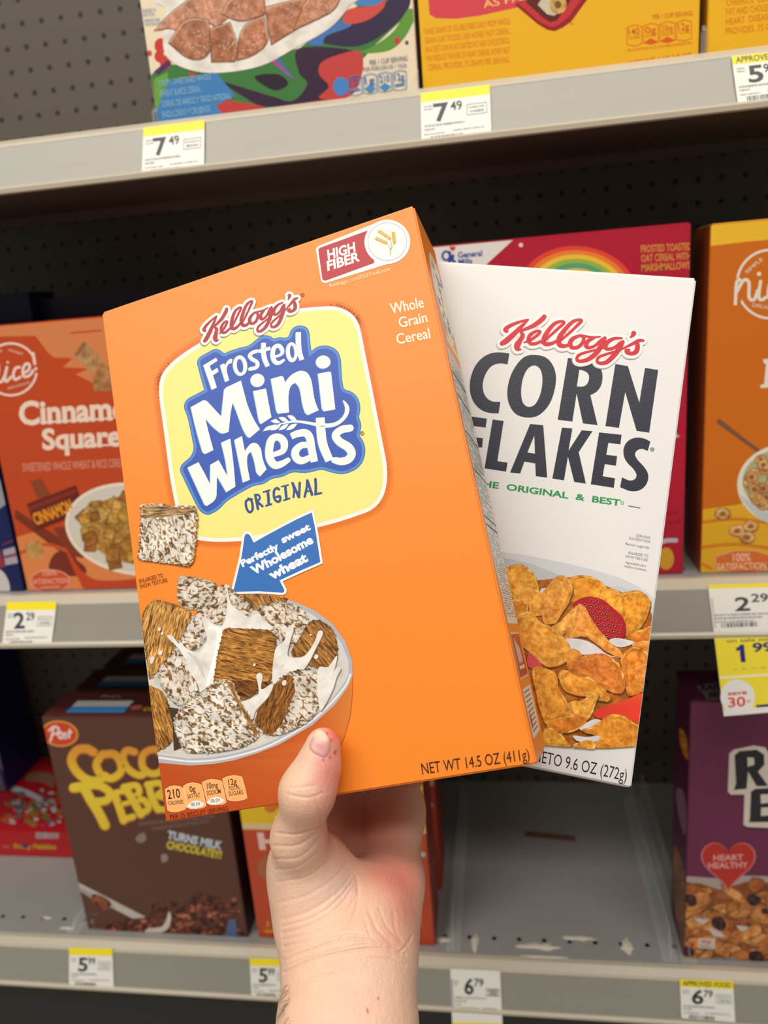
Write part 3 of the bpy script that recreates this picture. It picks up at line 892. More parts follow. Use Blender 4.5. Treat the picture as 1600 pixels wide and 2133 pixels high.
def heart(cx, cy, s): return [(cx + s * .0625 * 16 * math.sin(t) ** 3, cy - s * .0625 * (13 * math.cos(t) - 5 * math.cos(2 * t) - 2 * math.cos(3 * t) - math.cos(4 * t))) for t in [k * 2 * math.pi / 40 for k in range(40)]]
a.poly(heart(140, 128, 14), (206, 40, 52), 4); a.poly(ell(456, 112, 10, 10), (240, 200, 200), 3)
for k, (s, p, q) in enumerate((('FROSTED TOASTED', (1012, 146), (1246, 134)), ('OAT CEREAL WITH', (1014, 190), (1242, 178)), ('MARSHMALLOWS', (1016, 234), (1240, 220)))):
    a.text(s, p, q, 32, (214, 150, 62), 3, .015)
a.crop(1380, 440, 2.667)
a.text('NET WT', (30, 1690), (92, 1680), 14, (70, 20, 30), 3); a.text('14.5 OZ', (28, 1740), (104, 1728), 16, (70, 20, 30), 3)
a.stroke([(-30, 1850), (20, 1830), (75, 1828)], 12, (196, 186, 190), 3); a.poly(ell(20, 1930, 44, 62), (214, 158, 50), 3)
a.poly([(30, 1248), (75, 1235), (98, 1252), (60, 1262)], (206, 170, 176), 3)
b.put(a, 'front_print')

# ---- orange oat rings box, middle right
OR = (206, 108, 24)
x0, _ = fx(1459, 1195); _, zt = fx(1540, 464)
b = shelf_box('cereal_box', 'middle', x0, x0 + .215, zt - DECK['middle'], .055, (OR, (150, 66, 26), (236, 182, 60)), 'orange cereal box with yellow top band and bowl of oat rings, right edge')
a = b.art().crop(1380, 440, 2.667)
a.poly([(200, 0), (900, 0), (900, 140), (600, 158), (460, 170), (280, 192), (200, 200)], (238, 186, 50), 1)
WH = (232, 222, 208)
a.rim(ell(600, 405, 186, 190, 0, 50), 7, WH, 2); a.poly([(395, 360), (430, 380), (440, 500), (400, 520)], OR, 3)
for s, p, q in (('SIMPLE', (470, 348), (560, 270)), ('DELICIOUS', (500, 530), (680, 560))): a.text(s, p, q, 20, WH, 3)
for st in ([(405, 515), (412, 400), (430, 380)], [(412, 450), (450, 385), (480, 395), (482, 480), (510, 490), (530, 440)], [(545, 390), (535, 470), (550, 492), (590, 470)], [(640, 390), (600, 400), (590, 470), (630, 490), (670, 460)]):
    a.stroke(st, 9, WH, 4)
a.poly(ell(537, 348, 12, 12), WH, 4)
a.poly([(560, 822), (680, 815), (680, 850), (600, 850), (605, 945), (680, 940), (680, 975), (545, 982), (545, 965), (565, 960), (575, 850), (560, 840)], WH, 4)
a.text('oney Rings', (690, 975), (1150, 950), 150, WH, 4, .03)
a.poly([(200, 1680), (230, 1655), (420, 1630), (600, 1570), (900, 1560), (900, 2100), (190, 2100)], (228, 172, 38), 2)
for y in (1720, 1860): a.stroke([(200, y + 10), (420, y - 10), (700, y + 30)], 9, (214, 128, 30), 3)
a.stroke([(225, 1960), (270, 1985)], 8, (214, 128, 30), 3)
a.stroke([(315, 1168), (450, 1270), (590, 1372)], [14, 11, 9], (122, 84, 60), 3)
a.poly(ell(700, 1520, 285, 230, 0, 50), (226, 222, 200), 5); a.poly(ell(700, 1500, 255, 185, 0, 50), (178, 174, 132), 6)
a.poly([(430, 1580), (520, 1690), (640, 1745), (900, 1750), (900, 1700), (640, 1690), (500, 1620)], (198, 202, 200), 7, smooth=True)
rr = random.Random(9)
for k in range(60):
    x = rr.uniform(480, 820); y = rr.uniform(1380, 1640)
    if ((x - 700) / 235) ** 2 + ((y - 1500) / 165) ** 2 > 1: continue
    l = 8 + (k % 10); a.poly(ell(x, y, 36, 31), (150, 98, 50), l, 'flake'); a.poly(ell(x, y, 32, 27), (206, 158, 100), l + .3, 'flake'); a.poly(ell(x, y, 13, 11), (140, 90, 50), l + .5)
for x, y in ((335, 1680), (415, 1775), (490, 1750), (470, 1812)):
    a.poly(ell(x, y, 46, 34), (168, 112, 60), 19, 'flake'); a.poly(ell(x, y - 2, 40, 29), (222, 176, 116), 19.4, 'flake'); a.poly(ell(x, y, 18, 12), (160, 96, 40), 19.7)
a.poly([(290, 1915), (400, 1880), (520, 1880), (620, 1915), (620, 1980), (500, 2010), (380, 2010), (290, 1980)], (236, 170, 110), 21)
a.poly([(298, 1920), (402, 1888), (518, 1888), (620, 1922), (620, 1975), (498, 2002), (382, 2002), (298, 1975)], (220, 112, 50), 22)
a.text('100%', (392, 1945), (490, 1942), 44, (246, 206, 170), 23, .01); a.text('SATISFACTION', (304, 1992), (575, 1986), 36, (246, 206, 170), 23, .01)
b.put(a, 'front_print')

# ---- brown cocoa boxes, bottom left
BR = (92, 56, 46)
x0, _ = fx(185, 1941); x1, _ = fx(519, 1965); _, zt = fx(200, 1493)
Hc = zt - DECK['bottom']
b = shelf_box('cereal_box', 'bottom', x0, x1, Hc, .052, (BR, (60, 34, 30), (84, 40, 38)), 'brown cocoa cereal box with yellow title, front of its row', group='brown cocoa boxes in a row')
a = b.art().crop(60, 1460, 3.077)
a.poly(ell(198, 210, 120, 84, 6), (232, 150, 60), 1); a.poly(ell(198, 210, 108, 73, 6), (206, 66, 40), 2)
PK = (240, 214, 206)
for st in ([(140, 255), (160, 170)], [(130, 190), (160, 165), (190, 175), (185, 205), (155, 215)], [(205, 200), (190, 220), (205, 240), (222, 218), (206, 200)], [(245, 205), (230, 212), (246, 226), (230, 240)], [(262, 185), (258, 235)], [(250, 205), (275, 200)]):
    a.stroke(st, 7, PK, 3)
def grad(y0, y1, c0, c1):
    return lambda x, y: tuple(c0[i] + (c1[i] - c0[i]) * min(1, max(0, (y - y0) / (y1 - y0))) for i in range(3))
g1 = grad(1560, 1625, (224, 150, 52), (238, 206, 56)); g2 = grad(1630, 1720, (240, 208, 60), (236, 200, 56)); dk = (168, 92, 30)
LT = [([(415, 330), (370, 310), (310, 320), (275, 380), (305, 450), (370, 505), (440, 515), (490, 485)], 27, 0), ([(470, 350), (435, 410), (465, 475), (530, 500), (590, 460), (590, 400), (550, 345), (490, 345)], 24, 1),
      ([(680, 330), (630, 320), (605, 370), (640, 440), (710, 480), (755, 460)], 22, 0), ([(770, 320), (730, 360), (735, 430), (790, 470), (850, 450), (870, 380), (830, 320)], 22, 1)]
for pts, h, cl in LT:
    a.stroke(pts, h + 6, dk, 3, closed=bool(cl)); a.stroke([(x - 2, y - 4) for x, y in pts], h, g1, 4, closed=bool(cl))
LT2 = [([(290, 560), (350, 560), (400, 640), (450, 720), (490, 800)], 30), ([(350, 550), (450, 545), (520, 590), (500, 640), (430, 650)], 25), ([(550, 600), (580, 680), (610, 770)], 24), ([(560, 590), (620, 580)], 18), ([(580, 670), (640, 655)], 15), ([(605, 765), (670, 745)], 20),
       ([(620, 560), (670, 640), (720, 730)], 24), ([(610, 555), (690, 545), (710, 590), (680, 630), (740, 640), (770, 690), (720, 730)], 20), ([(770, 540), (790, 620), (830, 700)], 22), ([(760, 540), (840, 530), (870, 570), (830, 610), (900, 630), (910, 690), (830, 700)], 20)]
for pts, h in LT2: a.stroke(pts, h + 6, dk, 3)
for pts, h in LT2: a.stroke([(x - 2, y - 4) for x, y in pts], h, g2, 5)
for y, x0_, x1_ in ((800, 705, 1190), (830, 790, 1160)):
    a.text('SWEETENED RICE CEREAL WITH REAL COCOA', (x0_, y), (x1_, y - 50), 20, (150, 120, 112), 4)
a.text('TURNS MILK', (885, 880), (1235, 952), 48, (196, 206, 216), 5, .05); a.text('CHOCOLATEY!', (880, 942), (1232, 1010), 46, (216, 196, 70), 5, .05)
# spoon and cocoa crisps (the cartoon figures of the pack are not drawn)
a.poly([(700, 860), (740, 845), (752, 890), (715, 910), (685, 890)], (140, 124, 120), 4, smooth=True)
a.poly([(850, 985), (885, 985), (890, 1020), (855, 1035)], (150, 134, 130), 4, smooth=True)
a.poly([(300, 1155), (780, 1400), (800, 1450), (735, 1430), (320, 1215)], (196, 188, 184), 5)
a.poly([(310, 1180), (420, 1240), (520, 1290), (560, 1340), (440, 1290), (330, 1220)], (168, 158, 154), 6)
a.poly([(410, 1240), (470, 1250), (530, 1300), (480, 1340), (410, 1290)], (130, 76, 50), 6, 'crumb', smooth=True)
rr = random.Random(5)
heap = [(500, 1440), (620, 1400), (760, 1380), (800, 1300), (900, 1280), (1000, 1310), (1080, 1230), (1200, 1250), (1300, 1330), (1340, 1440), (1350, 1560), (520, 1520)]
a.poly(heap, (86, 46, 36), 7, 'crumb', smooth=True)
for k in range(230):
    x = rr.uniform(520, 1345); y = rr.uniform(1240, 1540)
    if y < 1440 - (x - 500) * .23 + abs(x - 1180) * .04: continue
    s = rr.uniform(12, 26); c = rr.choice([(132, 72, 52), (106, 56, 44), (156, 92, 66), (80, 42, 34), (168, 104, 78)])
    a.poly([(x + s * math.cos(t) * rr.uniform(.6, 1.1), y + s * math.sin(t) * rr.uniform(.5, 1)) for t in (0, 1, 2, 3, 4, 5.2)], c, 8 + (k % 9), 'crumb', smooth=True)
a.poly([(760, 1460), (860, 1440), (900, 1350), (912, 1400), (880, 1470), (770, 1500), (745, 1500)], (214, 204, 196), 18, smooth=True)
a.poly([(1290, 1400), (1325, 1410), (1330, 1530), (1265, 1535), (1270, 1460)], (84, 104, 150), 18, smooth=True)
a.text('NET WT', (400, 1470), (480, 1480), 22, (170, 160, 156), 18)
a.poly(ell(408, 1412, 14, 20), (120, 100, 96), 18); a.text('11 OZ', (384, 1370), (440, 1376), 14, (150, 130, 126), 18)
b.put(a, 'front_print')
def top_print(b):
    a = b.art('top', px=False)
    W, D = b.W, b.D
    a.poly([(-W * .37, D * .12), (-W * .03, D * .12), (-W * .03, D * .36), (-W * .37, D * .36)], (60, 132, 196), 1)
    a.poly([(-W * .37, D * .36), (-W * .03, D * .36), (-W * .03, D * .60), (-W * .37, D * .60)], (214, 214, 214), 1)
    a.poly(ell(W * .02, D * .33, .007, .005), (176, 96, 80), 1)
    a.text('COCOA PEBBLES', (W * .07, D * .20), (W * .44, D * .20), .006, (206, 186, 40), 1, .03, up=(0, 1))
    a.text('SWEETENED CEREAL', (W * .09, D * .45), (W * .44, D * .45), .004, (180, 176, 170), 1, .0, up=(0, 1))
    a.text('PULL', (-W * .25, D * .74), (-W * .12, D * .74), .005, (170, 160, 160), 1, .0, up=(0, 1))
    b.put(a, 'top_print')
top_print(b)
for k in (1, 2, 3):
    c = shelf_box('cereal_box', 'bottom', x0 + .004 * k, x1 + .004 * k, Hc - .001 * k, .052, (BR, (60, 34, 30), (84, 40, 38)),
                  ['', 'brown cocoa cereal box second in its row, top with white and blue patch', 'brown cocoa cereal box third in its row, only its shaded top showing', 'brown cocoa cereal box at the back of its row in the dark'][k], y=YF + .060 * k, group='brown cocoa boxes in a row')
    top_print(c)

# ---- red fruity box lying flat, bottom left
zr = DECK['bottom'] + .0004
M = Matrix.Translation((-.63, .808, zr)) @ Matrix.Rotation(math.radians(-90), 4, 'X') @ Matrix.Identity(4)
# lying on its back: local z runs away from us, local y down
xl = -.80; xr = fx(150, 1786, .808)[0] + .02; thick = .040
M = Matrix(((1, 0, 0, (xl + xr) / 2), (0, 0, 1, .808), (0, -1, 0, zr + thick), (0, 0, 0, 1)))
RR = (184, 30, 38)
b = Carton('cereal_box', M, xr - xl, .175, thick, (RR, (150, 20, 28), RR), 'red fruity cereal box lying flat on the bottom shelf at the far left', bev=.0008, tuck=False)
a = b.art('front').crop(0, 1220, 3.81)
a.stroke([(80, 1600), (230, 1650), (400, 1740), (430, 1780)], 22, (196, 196, 206), 2)
a.poly([(200, 1540), (260, 1480), (420, 1500), (420, 1600), (330, 1560)], (150, 110, 84), 2, smooth=True)
rr = random.Random(11)
for k in range(120):
    x = rr.uniform(30, 500); y = rr.uniform(1620, 1905)
    s = rr.uniform(12, 32); c = rr.choice([(90, 124, 50), (180, 174, 170), (206, 196, 190), (150, 120, 50), (120, 90, 110), (80, 110, 120), (190, 90, 40)])
    if y < 1690 and rr.random() < .7: continue
    a.poly([(x + s * math.cos(t), y + s * .6 * math.sin(t) * rr.uniform(.6, 1.1)) for t in (0, 1, 2, 3, 4, 5.2)], c, 3 + k % 6, smooth=True)
b.put(a, 'front_print')
# spine lettering on the end towards us (the box's foot)
p0 = np.array([0, .808, 0]); nn = np.array([0, -1, 0])
Mi = np.array(M.inverted())
def tf(x, y):
    w = on_plane(x, y, p0, nn); l = Mi[:3, :3] @ w + Mi[:3, 3]; return l[0], -l[1]
a = Art(tf, (-(xr - xl) / 2 + .001, (xr - xl) / 2 - .001, -thick + .0005, -.0005)).crop(0, 1220, 3.81)
a.poly([(285, 1945), (465, 1945), (465, 2005), (285, 2005)], (176, 160, 160), 1); a.text('10 OZ', (300, 1995), (455, 1995), 36, (120, 90, 90), 2)
a.text('Fruity Pebbles', (110, 2085), (445, 2090), 36, (196, 168, 40), 2, .03); a.poly(ell(200, 2065, 30, 16), (60, 60, 120), 3)
a.text('Post', (22, 2080), (80, 2080), 24, (206, 130, 130), 2)
a.build('spine_print', b.root, lambda u, v, o: (u, -v, -o - .00005))

# ---- navy box standing on it
xn = -.736
b = Carton('cereal_box', Matrix.Translation((xn - .095, .892, zr + thick + .0022)), .19, .235, .08, (NV, (20, 30, 92), NV), 'dark navy carton with pale panels standing on the red fruity box, left edge')
a = b.art('right').crop(0, 1220, 3.81)
a.poly([(150, 560), (230, 560), (260, 700), (180, 690)], (96, 88, 84), 1); a.poly([(190, 720), (300, 690), (330, 830), (220, 900)], (84, 78, 76), 1)
a.poly([(340, 640), (420, 560), (460, 620), (350, 700)], (90, 82, 80), 1)
b.put(a, 'side_print')
a = b.art('front').crop(0, 1220, 3.81)
for q in ([(-80, 720), (20, 700), (45, 840), (-60, 860)], [(-80, 980), (50, 920), (80, 980), (-60, 1060)], [(-80, 1180), (130, 1180), (180, 1350), (60, 1500), (-40, 1420)], [(-80, 1450), (0, 1480), (50, 1640), (-80, 1640)]):
    a.poly(q, (96, 92, 100), 1, smooth=False)
b.put(a, 'front_print')

# ---- yellow and red boxes behind the hand
YR = (196, 74, 42)
x0, _ = fx(540, 1960); x1, _ = fx(907, 1979)
HH = .262
def honey(dy, dx, label):
    b = shelf_box('cereal_box', 'bottom', x0 + dx, x1 + dx, HH, .060, (YR, (150, 40, 30), (220, 170, 40)), label, y=YF + dy, group='yellow and red boxes in a row')
    W = b.W
    a = b.art('front', px=False)
    a.poly([(-W / 2, HH), (W / 2, HH), (W / 2, HH * .565), (-W / 2, HH * .565)], (238, 196, 36), 1)
    a.poly([(-W / 2, HH * .555), (W / 2, HH * .555), (W / 2, HH * .585), (-W / 2, HH * .585)], (232, 200, 150), 2)
    a.poly([(x, z + .02) for x, z in ell(-W * .34, HH * .70, .022, .026)], (240, 226, 180), 3)
    a.stroke([(-W * .42, HH * .78), (-W * .36, HH * .86), (-W * .30, HH * .98)], .006, (222, 120, 40), 4)
    a.stroke([(-W * .33, HH * .66), (-W * .25, HH * .72), (-W * .16, HH * .84)], .006, (222, 120, 40), 4)
    a.text('HONEY', (-W * .42, HH * .46), (W * .30, HH * .46), .02, (240, 200, 190), 4, .04, up=(0, 1))
    a.poly(ell(-W * .30, HH * .36, .03, .022), (176, 110, 70), 4, 'flake')
    a.stroke([(W * .30, HH * .36), (W * .47, HH * .455)], .0035, (190, 186, 184), 4)
    a.stroke([(W * .30, HH * .345), (W * .47, HH * .44)], .0016, (120, 110, 110), 5)
    a.poly(ell(W * .36, HH * .13, .016, .02), (206, 126, 40), 4); a.poly(ell(W * .36, HH * .13, .012, .016), (196, 80, 44), 5)
    a.stroke([(W * .30, HH * .13), (W * .42, HH * .15)], .0015, (206, 126, 40), 6); a.stroke([(W * .36, HH * .07), (W * .36, HH * .19)], .0015, (206, 126, 40), 6)
    a.text('12 OZ', (-W * .44, HH * .06), (-W * .2, HH * .06), .008, (222, 150, 40), 4, .02, up=(0, 1))
    a.poly([(-W * .46, HH * .03), (-W * .14, HH * .03), (-W * .14, HH * .045), (-W * .46, HH * .045)], (222, 150, 40), 4)
    b.put(a, 'front_print')
honey(0, 0, 'yellow and red cereal box behind the hand on the bottom shelf')
honey(.083, .002, 'yellow and red cereal box second in its row beside the empty gap')

# ---- purple raisin box, bottom right
PU = (112, 42, 80)
x0, _ = fx(1424.5, 2003); _, zt = fx(1500, 1462)
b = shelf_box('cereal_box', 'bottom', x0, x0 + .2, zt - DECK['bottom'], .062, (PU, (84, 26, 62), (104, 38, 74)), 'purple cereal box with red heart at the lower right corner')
a = b.art().crop(1380, 1500, 3.368)
BK = (40, 40, 48); CW = (226, 214, 204)
a.poly([(100, 1100), (170, 1095), (400, 1110), (560, 1090), (900, 1100), (900, 1800), (100, 1800)], (178, 166, 160), 1)
a.poly([(100, 1160), (250, 1140), (400, 1190), (600, 1130), (900, 1150), (900, 1740), (120, 1740)], (150, 84, 42), 2, 'flake')
rr = random.Random(21)
fl = []
for k in range(70):
    x = rr.uniform(130, 860); y = rr.uniform(1160, 1680); rx = rr.uniform(50, 110); ry = rr.uniform(28, 60); an = rr.uniform(-50, 50)
    pts = [(px_ + rr.uniform(-10, 10), py_ + rr.uniform(-8, 8)) for px_, py_ in ell(x, y, rx, ry, an, 9)]
    c = rr.choice([(190, 116, 58), (204, 132, 70), (172, 96, 46), (214, 148, 84)]); l = 3 + (k % 14)
    a.poly(pts, tuple(int(v * .55) for v in c), l, 'flake', smooth=True); a.poly(offset_loop(pts, -5), c, l + .5, 'flake', smooth=True)
for x, y, r in ((200, 1260, 46), (640, 1260, 50), (395, 1420, 58), (660, 1660, 55), (180, 1620, 44), (800, 1500, 50), (725, 1340, 30)):
    pts = [(px_ + rr.uniform(-6, 6), py_ + rr.uniform(-6, 6)) for px_, py_ in ell(x, y, r, r * .8, 20, 9)]
    a.poly(pts, (62, 40, 40), 19, 'crumb', smooth=True)
for q in ([(330, 1460), (400, 1480), (430, 1520), (360, 1510)], [(520, 1440), (600, 1450), (560, 1480)], [(230, 1390), (320, 1400), (280, 1430)]): a.poly(q, (210, 200, 198), 20, smooth=True)
a.poly(heart(462, 1000, 194), (206, 120, 130), 21); a.poly(heart(462, 998, 182), (196, 46, 42), 22)
a.text('HEART', (358, 984), (566, 980), 40, (232, 176, 170), 23, .02); a.text('HEALTHY', (322, 1038), (600, 1034), 40, (232, 176, 170), 23, .02)
# title
blob = [(468, 232), (500, 205), (640, 176), (720, 190), (760, 250), (900, 250), (900, 760), (600, 748), (568, 735), (575, 520), (480, 522), (458, 500)]
a.poly([(x + 4, y + 14) for x, y in blob], (76, 28, 56), 21); a.poly(blob, CW, 22)
a.poly([(505, 245), (540, 215), (660, 205), (712, 240), (715, 310), (670, 360), (720, 430), (741, 460), (660, 462), (600, 360), (590, 480), (500, 488), (515, 440)], BK, 23,
       holes=[[(595, 260), (640, 262), (645, 310), (598, 325)]])
a.text('AISIN', (745, 465), (1150, 440), 200, BK, 23, .06)
a.poly([(620, 500), (650, 480), (800, 472), (850, 500), (850, 560), (820, 592), (860, 625), (860, 685), (800, 712), (607, 715), (612, 690)], BK, 23, holes=[[(688, 520), (770, 516), (775, 575), (690, 584)], [(692, 612), (780, 608), (780, 664), (690, 670)]])
a.text('RAN', (880, 712), (1180, 700), 200, BK, 23, .06)
a.poly([(190, 1525), (370, 1530), (368, 1605), (188, 1590)], (222, 206, 198), 24); a.poly([(190, 1525), (250, 1527), (246, 1596), (188, 1590)], (226, 150, 50), 25)
a.poly([(192, 1556), (222, 1558), (220, 1592), (188, 1590)], (206, 50, 50), 26); a.text("Kellogg's", (272, 1558), (345, 1560), 18, (196, 50, 50), 26, .03); a.text('FAMILY', (262, 1592), (352, 1594), 20, (110, 90, 90), 26)
for k, s in enumerate(('190', '0g', '200', '18g')):
    xx = 190 + k * 84
    a.poly([(xx, 1668), (xx + 36, 1662), (xx + 74, 1668), (xx + 74, 1725), (xx, 1725)], (150, 146, 150), 24); a.text(s, (xx + 12, 1704), (xx + 62, 1706), 26, (56, 54, 60), 25)
    if k in (1, 2): a.poly(ell(xx + 36, 1722, 34, 12), (216, 212, 210), 25)
b.put(a, 'front_print')
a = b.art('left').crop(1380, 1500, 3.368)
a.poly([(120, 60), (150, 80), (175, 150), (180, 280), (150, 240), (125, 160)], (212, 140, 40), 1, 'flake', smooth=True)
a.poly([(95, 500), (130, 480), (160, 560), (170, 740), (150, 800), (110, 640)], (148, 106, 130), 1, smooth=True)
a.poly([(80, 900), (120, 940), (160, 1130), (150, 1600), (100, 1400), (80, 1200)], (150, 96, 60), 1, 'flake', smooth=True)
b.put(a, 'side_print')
a = b.art('top').crop(1180, 1200, 3.81)
a.poly([(1030, 880), (1250, 840), (1260, 990), (1120, 990)], (150, 140, 146), 1); a.text('RAISIN', (1070, 920), (1300, 900), 46, (44, 40, 46), 2, .03); a.text('BRAN', (1130, 975), (1300, 960), 40, (44, 40, 46), 2, .03)
b.put(a, 'top_print')

# ---- dividers and residue on the bottom shelf
def divider(x, y0, y1, h, label):
    z = DECK['bottom']
    root = empty('shelf_divider', Matrix.Translation((x, y0, z + .0003)), label, 'shelf divider', 'clear dividers on the bottom shelf')
    v = [(-.0011, 0, .002), (-.0011, .010, h), (-.0011, y1 - y0, h), (-.0011, y1 - y0, 0), (-.0011, 0, 0)]
    v2 = [(-q[0], q[1], q[2]) for q in v]; n = 5
    mesh_obj('fin', v + v2, [tuple(range(n)), tuple(range(n, 2 * n))[::-1]] + [(i, i + n, (i + 1) % n + n, (i + 1) % n) for i in range(n)], m_clear, root)
    bm = bmesh.new(); add_box(bm, -.008, .008, 0, y1 - y0, 0, .0012)
    bm_obj('foot', bm, m_clear, root)
divider(-.0755, D0 + .003, .96, .030, 'clear plastic shelf divider left of the empty gap')
divider(.152, D0 + .003, .96, .036, 'clear plastic shelf divider right of the empty gap')
divider(.171, D0 + .003, .96, .036, 'clear plastic shelf divider touching the purple box')
x_, _ = fx(180, 1950); divider(x_ - .012, D0 + .003, .96, .012, 'low clear divider left of the front cocoa box')

def residue(px, py, rx, ry, seed, label, n=14):
    r = random.Random(seed)
    w = on_plane(px, py, (0, 0, DECK['bottom']), (0, 0, 1))
    pts = [(rx * math.cos(t) * r.uniform(.55, 1.1), ry * math.sin(t) * r.uniform(.5, 1.15)) for t in [k * 2 * math.pi / n for k in range(n)]]
    pts = smooth_loop(pts, 4)
    bm = bmesh.new()
    lo = [bm.verts.new((x, y, .0003)) for x, y in pts]; hi = [bm.verts.new((x * .9, y * .9, .0011)) for x, y in pts]; c = bm.verts.new((0, 0, .0014))
    N = len(pts)
    for i in range(N):
        bm.faces.new((lo[i], lo[(i + 1) % N], hi[(i + 1) % N], hi[i])); bm.faces.new((hi[i], hi[(i + 1) % N], c))
    o = bm_obj('dried_residue', bm, m_crust, None, True); o.location = w
    tag(o, label, 'stain', 'crusty residue on the shelf')
residue(990, 1965, .005, .016, 1, 'pale vertical streak of dried residue left in the empty gap')
residue(1120, 1972, .024, .006, 2, 'widest pale patch of dried residue in the middle of the empty gap')
residue(1208, 1955, .020, .004, 3, 'thin pale streak of dried residue near the holes in the gap')
residue(1306, 1970, .008, .012, 4, 'tan smear of dried residue right in the empty gap')
residue(1130, 1994, .03, .0018, 5, 'thin white line of dried residue along the shelf front edge')
residue(924, 1958, .009, .004, 6, 'small pale smear of dried residue beside the red box foot')
residue(140, 1934, .012, .003, 7, 'pale smear of dried residue left of the cocoa box')
residue(98, 1912, .010, .002, 8, 'faint scratch of residue between holes at far left')
# rusty scrap lying deep in the gap
w = on_plane(1145, 1743, (0, 0, DECK['bottom']), (0, 0, 1))
bm = bmesh.new(); add_box(bm, -.032, .032, -.005, .005, 0, .0014)
bmesh.ops.bevel(bm, geom=list(bm.edges), offset=.0005, segments=1, affect='EDGES')
o = bm_obj('rusty_scrap', bm, plain('rusty_brown', (112, 72, 60), 0.7, bump=.3, bscale=200)); o.location = (w[0], w[1], w[2] + .0003); o.rotation_euler = (0, 0, -.12)
tag(o, 'dark rusty strip lying deep in the empty gap of the bottom shelf', 'scrap')

# ------------------------------------------------------------ the two boxes held in the hand
def cam_frame(a, up, out, T, W, H):
    a, up, out = RW @ np.array(a), RW @ np.array(up), RW @ np.array(out)
    org = CAM + RW @ np.array(T) - up * H / 2
    return frame_from(a, up, out, org)
MWa = np.array([0.94288039, -0.23259692, -0.23848532]); MWb = np.array([-0.18720822, -0.96211537, 0.19820973]); MWn = np.array([-0.27555336, -0.14224166, -0.95070377])
MWT = np.array([-0.04654629, -0.00114739, 0.38860902]); MWW, MWH, MWD = .186, .277, .050
ORG = (241, 136, 42)
mw = Carton('cereal_box', cam_frame(MWa, MWb, MWn, MWT, MWW, MWH), MWW, MWH, MWD, (ORG, (240, 138, 48), (242, 150, 70)),
            'orange frosted wheat cereal box held in front, thumb on its face', tuck=False)
# flaps at the foot, one hanging a little open
bm = bmesh.new()
add_box(bm, -MWW / 2 + .001, MWW / 2 - .001, .010, MWD - .001, -.0012, -.0004)
f = bm_obj('bottom_flap', bm, PM['ink'], mw.root); set_ink(f.data, lambda n, c: (226, 120, 40))
bm = bmesh.new(); add_box(bm, -MWW / 2 + .001, MWW / 2 - .001, .001, MWD - .001, MWH, MWH + .0007)
f = bm_obj('top_flap', bm, PM['ink'], mw.root); set_ink(f.data, lambda n, c: (240, 150, 66))

KEL = [  # strokes of the script, read from the enlarged lettering
    ([(100, 225), (92, 205), (150, 165), (240, 130), (320, 108)], [22, 24, 20, 15, 12]),
    ([(325, 108), (260, 175), (170, 265), (95, 330), (55, 355)], [12, 20, 28, 30, 25]),
    ([(495, 75), (470, 105), (390, 165), (300, 205), (245, 225)], [24, 27, 24, 18, 14]),
    ([(245, 230), (270, 270), (245, 320), (215, 370), (215, 410), (250, 418)], [12, 24, 26, 34, 26, 10]),
    ([(285, 345), (350, 320), (420, 270), (450, 235), (420, 225), (355, 260), (330, 310), (350, 355), (410, 355), (480, 320)], [9, 15, 17, 17, 15, 20, 22, 20, 18, 14]),
    ([(470, 350), (560, 270), (660, 180), (700, 140), (670, 125), (600, 150), (530, 230), (490, 310), (505, 360), (570, 355), (640, 320)], [14, 15, 17, 17, 16, 20, 24, 26, 24, 20, 14]),
    ([(630, 350), (740, 260), (840, 165), (880, 120), (855, 108), (790, 130), (710, 210), (650, 300), (655, 370), (720, 380), (780, 340)], [14, 15, 17, 19, 16, 20, 24, 27, 26, 20, 14]),
    ([(860, 275), (800, 300), (765, 345), (780, 395), (840, 395), (890, 350), (905, 300), (870, 270)], [16, 22, 26, 22, 20, 20, 18, 14]),
    ([(870, 270), (950, 285), (1010, 290), (1075, 285)], [14, 14, 12, 10]),
    ([(1010, 300), (950, 330), (930, 375), (955, 400), (1020, 380), (1080, 330), (1120, 300)], [14, 22, 24, 18, 16, 20, 18]),
    ([(1125, 300), (1090, 370), (1040, 450), (960, 515), (880, 540), (835, 525), (850, 480), (920, 450), (1020, 425), (1110, 400)], [20, 26, 26, 24, 20, 18, 17, 15, 12, 12]),
    ([(1300, 300), (1220, 305), (1150, 345), (1130, 395), (1160, 415), (1230, 395), (1290, 345)], [12, 18, 24, 22, 18, 18, 18]),
    ([(1310, 340), (1280, 400), (1220, 480), (1150, 545), (1090, 562), (1045, 545), (1060, 500), (1130, 470), (1230, 440), (1330, 400)], [22, 26, 27, 24, 20, 17, 16, 15, 14, 12]),
    ([(1330, 400), (1420, 355), (1480, 325), (1525, 325)], [12, 18, 20, 14]),
    ([(1460, 330), (1465, 390), (1450, 440), (1410, 460), (1360, 450), (1345, 425), (1380, 420)], [18, 26, 26, 22, 22, 16, 12]),
    ([(1425, 250), (1415, 270), (1390, 292)], [28, 20, 9]),
]
def script_logo(a, xf, k, layer, red=(178, 30, 44), edge=(240, 236, 232), sh=(190, 190, 190), grow=30):
    """xf maps the enlarged drawing into photo pixels, k its scale"""
    a.crop(0, 0, 1)
    L = [([xf(*p) for p in pts], [h * k for h in hw]) for pts, hw in KEL]
    if sh:
        for pts, hw in L: a.stroke([(x - 1.6, y + 2.2) for x, y in pts], [h + grow * k * 1.0 for h in hw], sh, layer)
    for pts, hw in L: a.stroke(pts, [h + grow * k for h in hw], edge, layer + 1)
    for pts, hw in L: a.stroke(pts, hw, red, layer + 2)

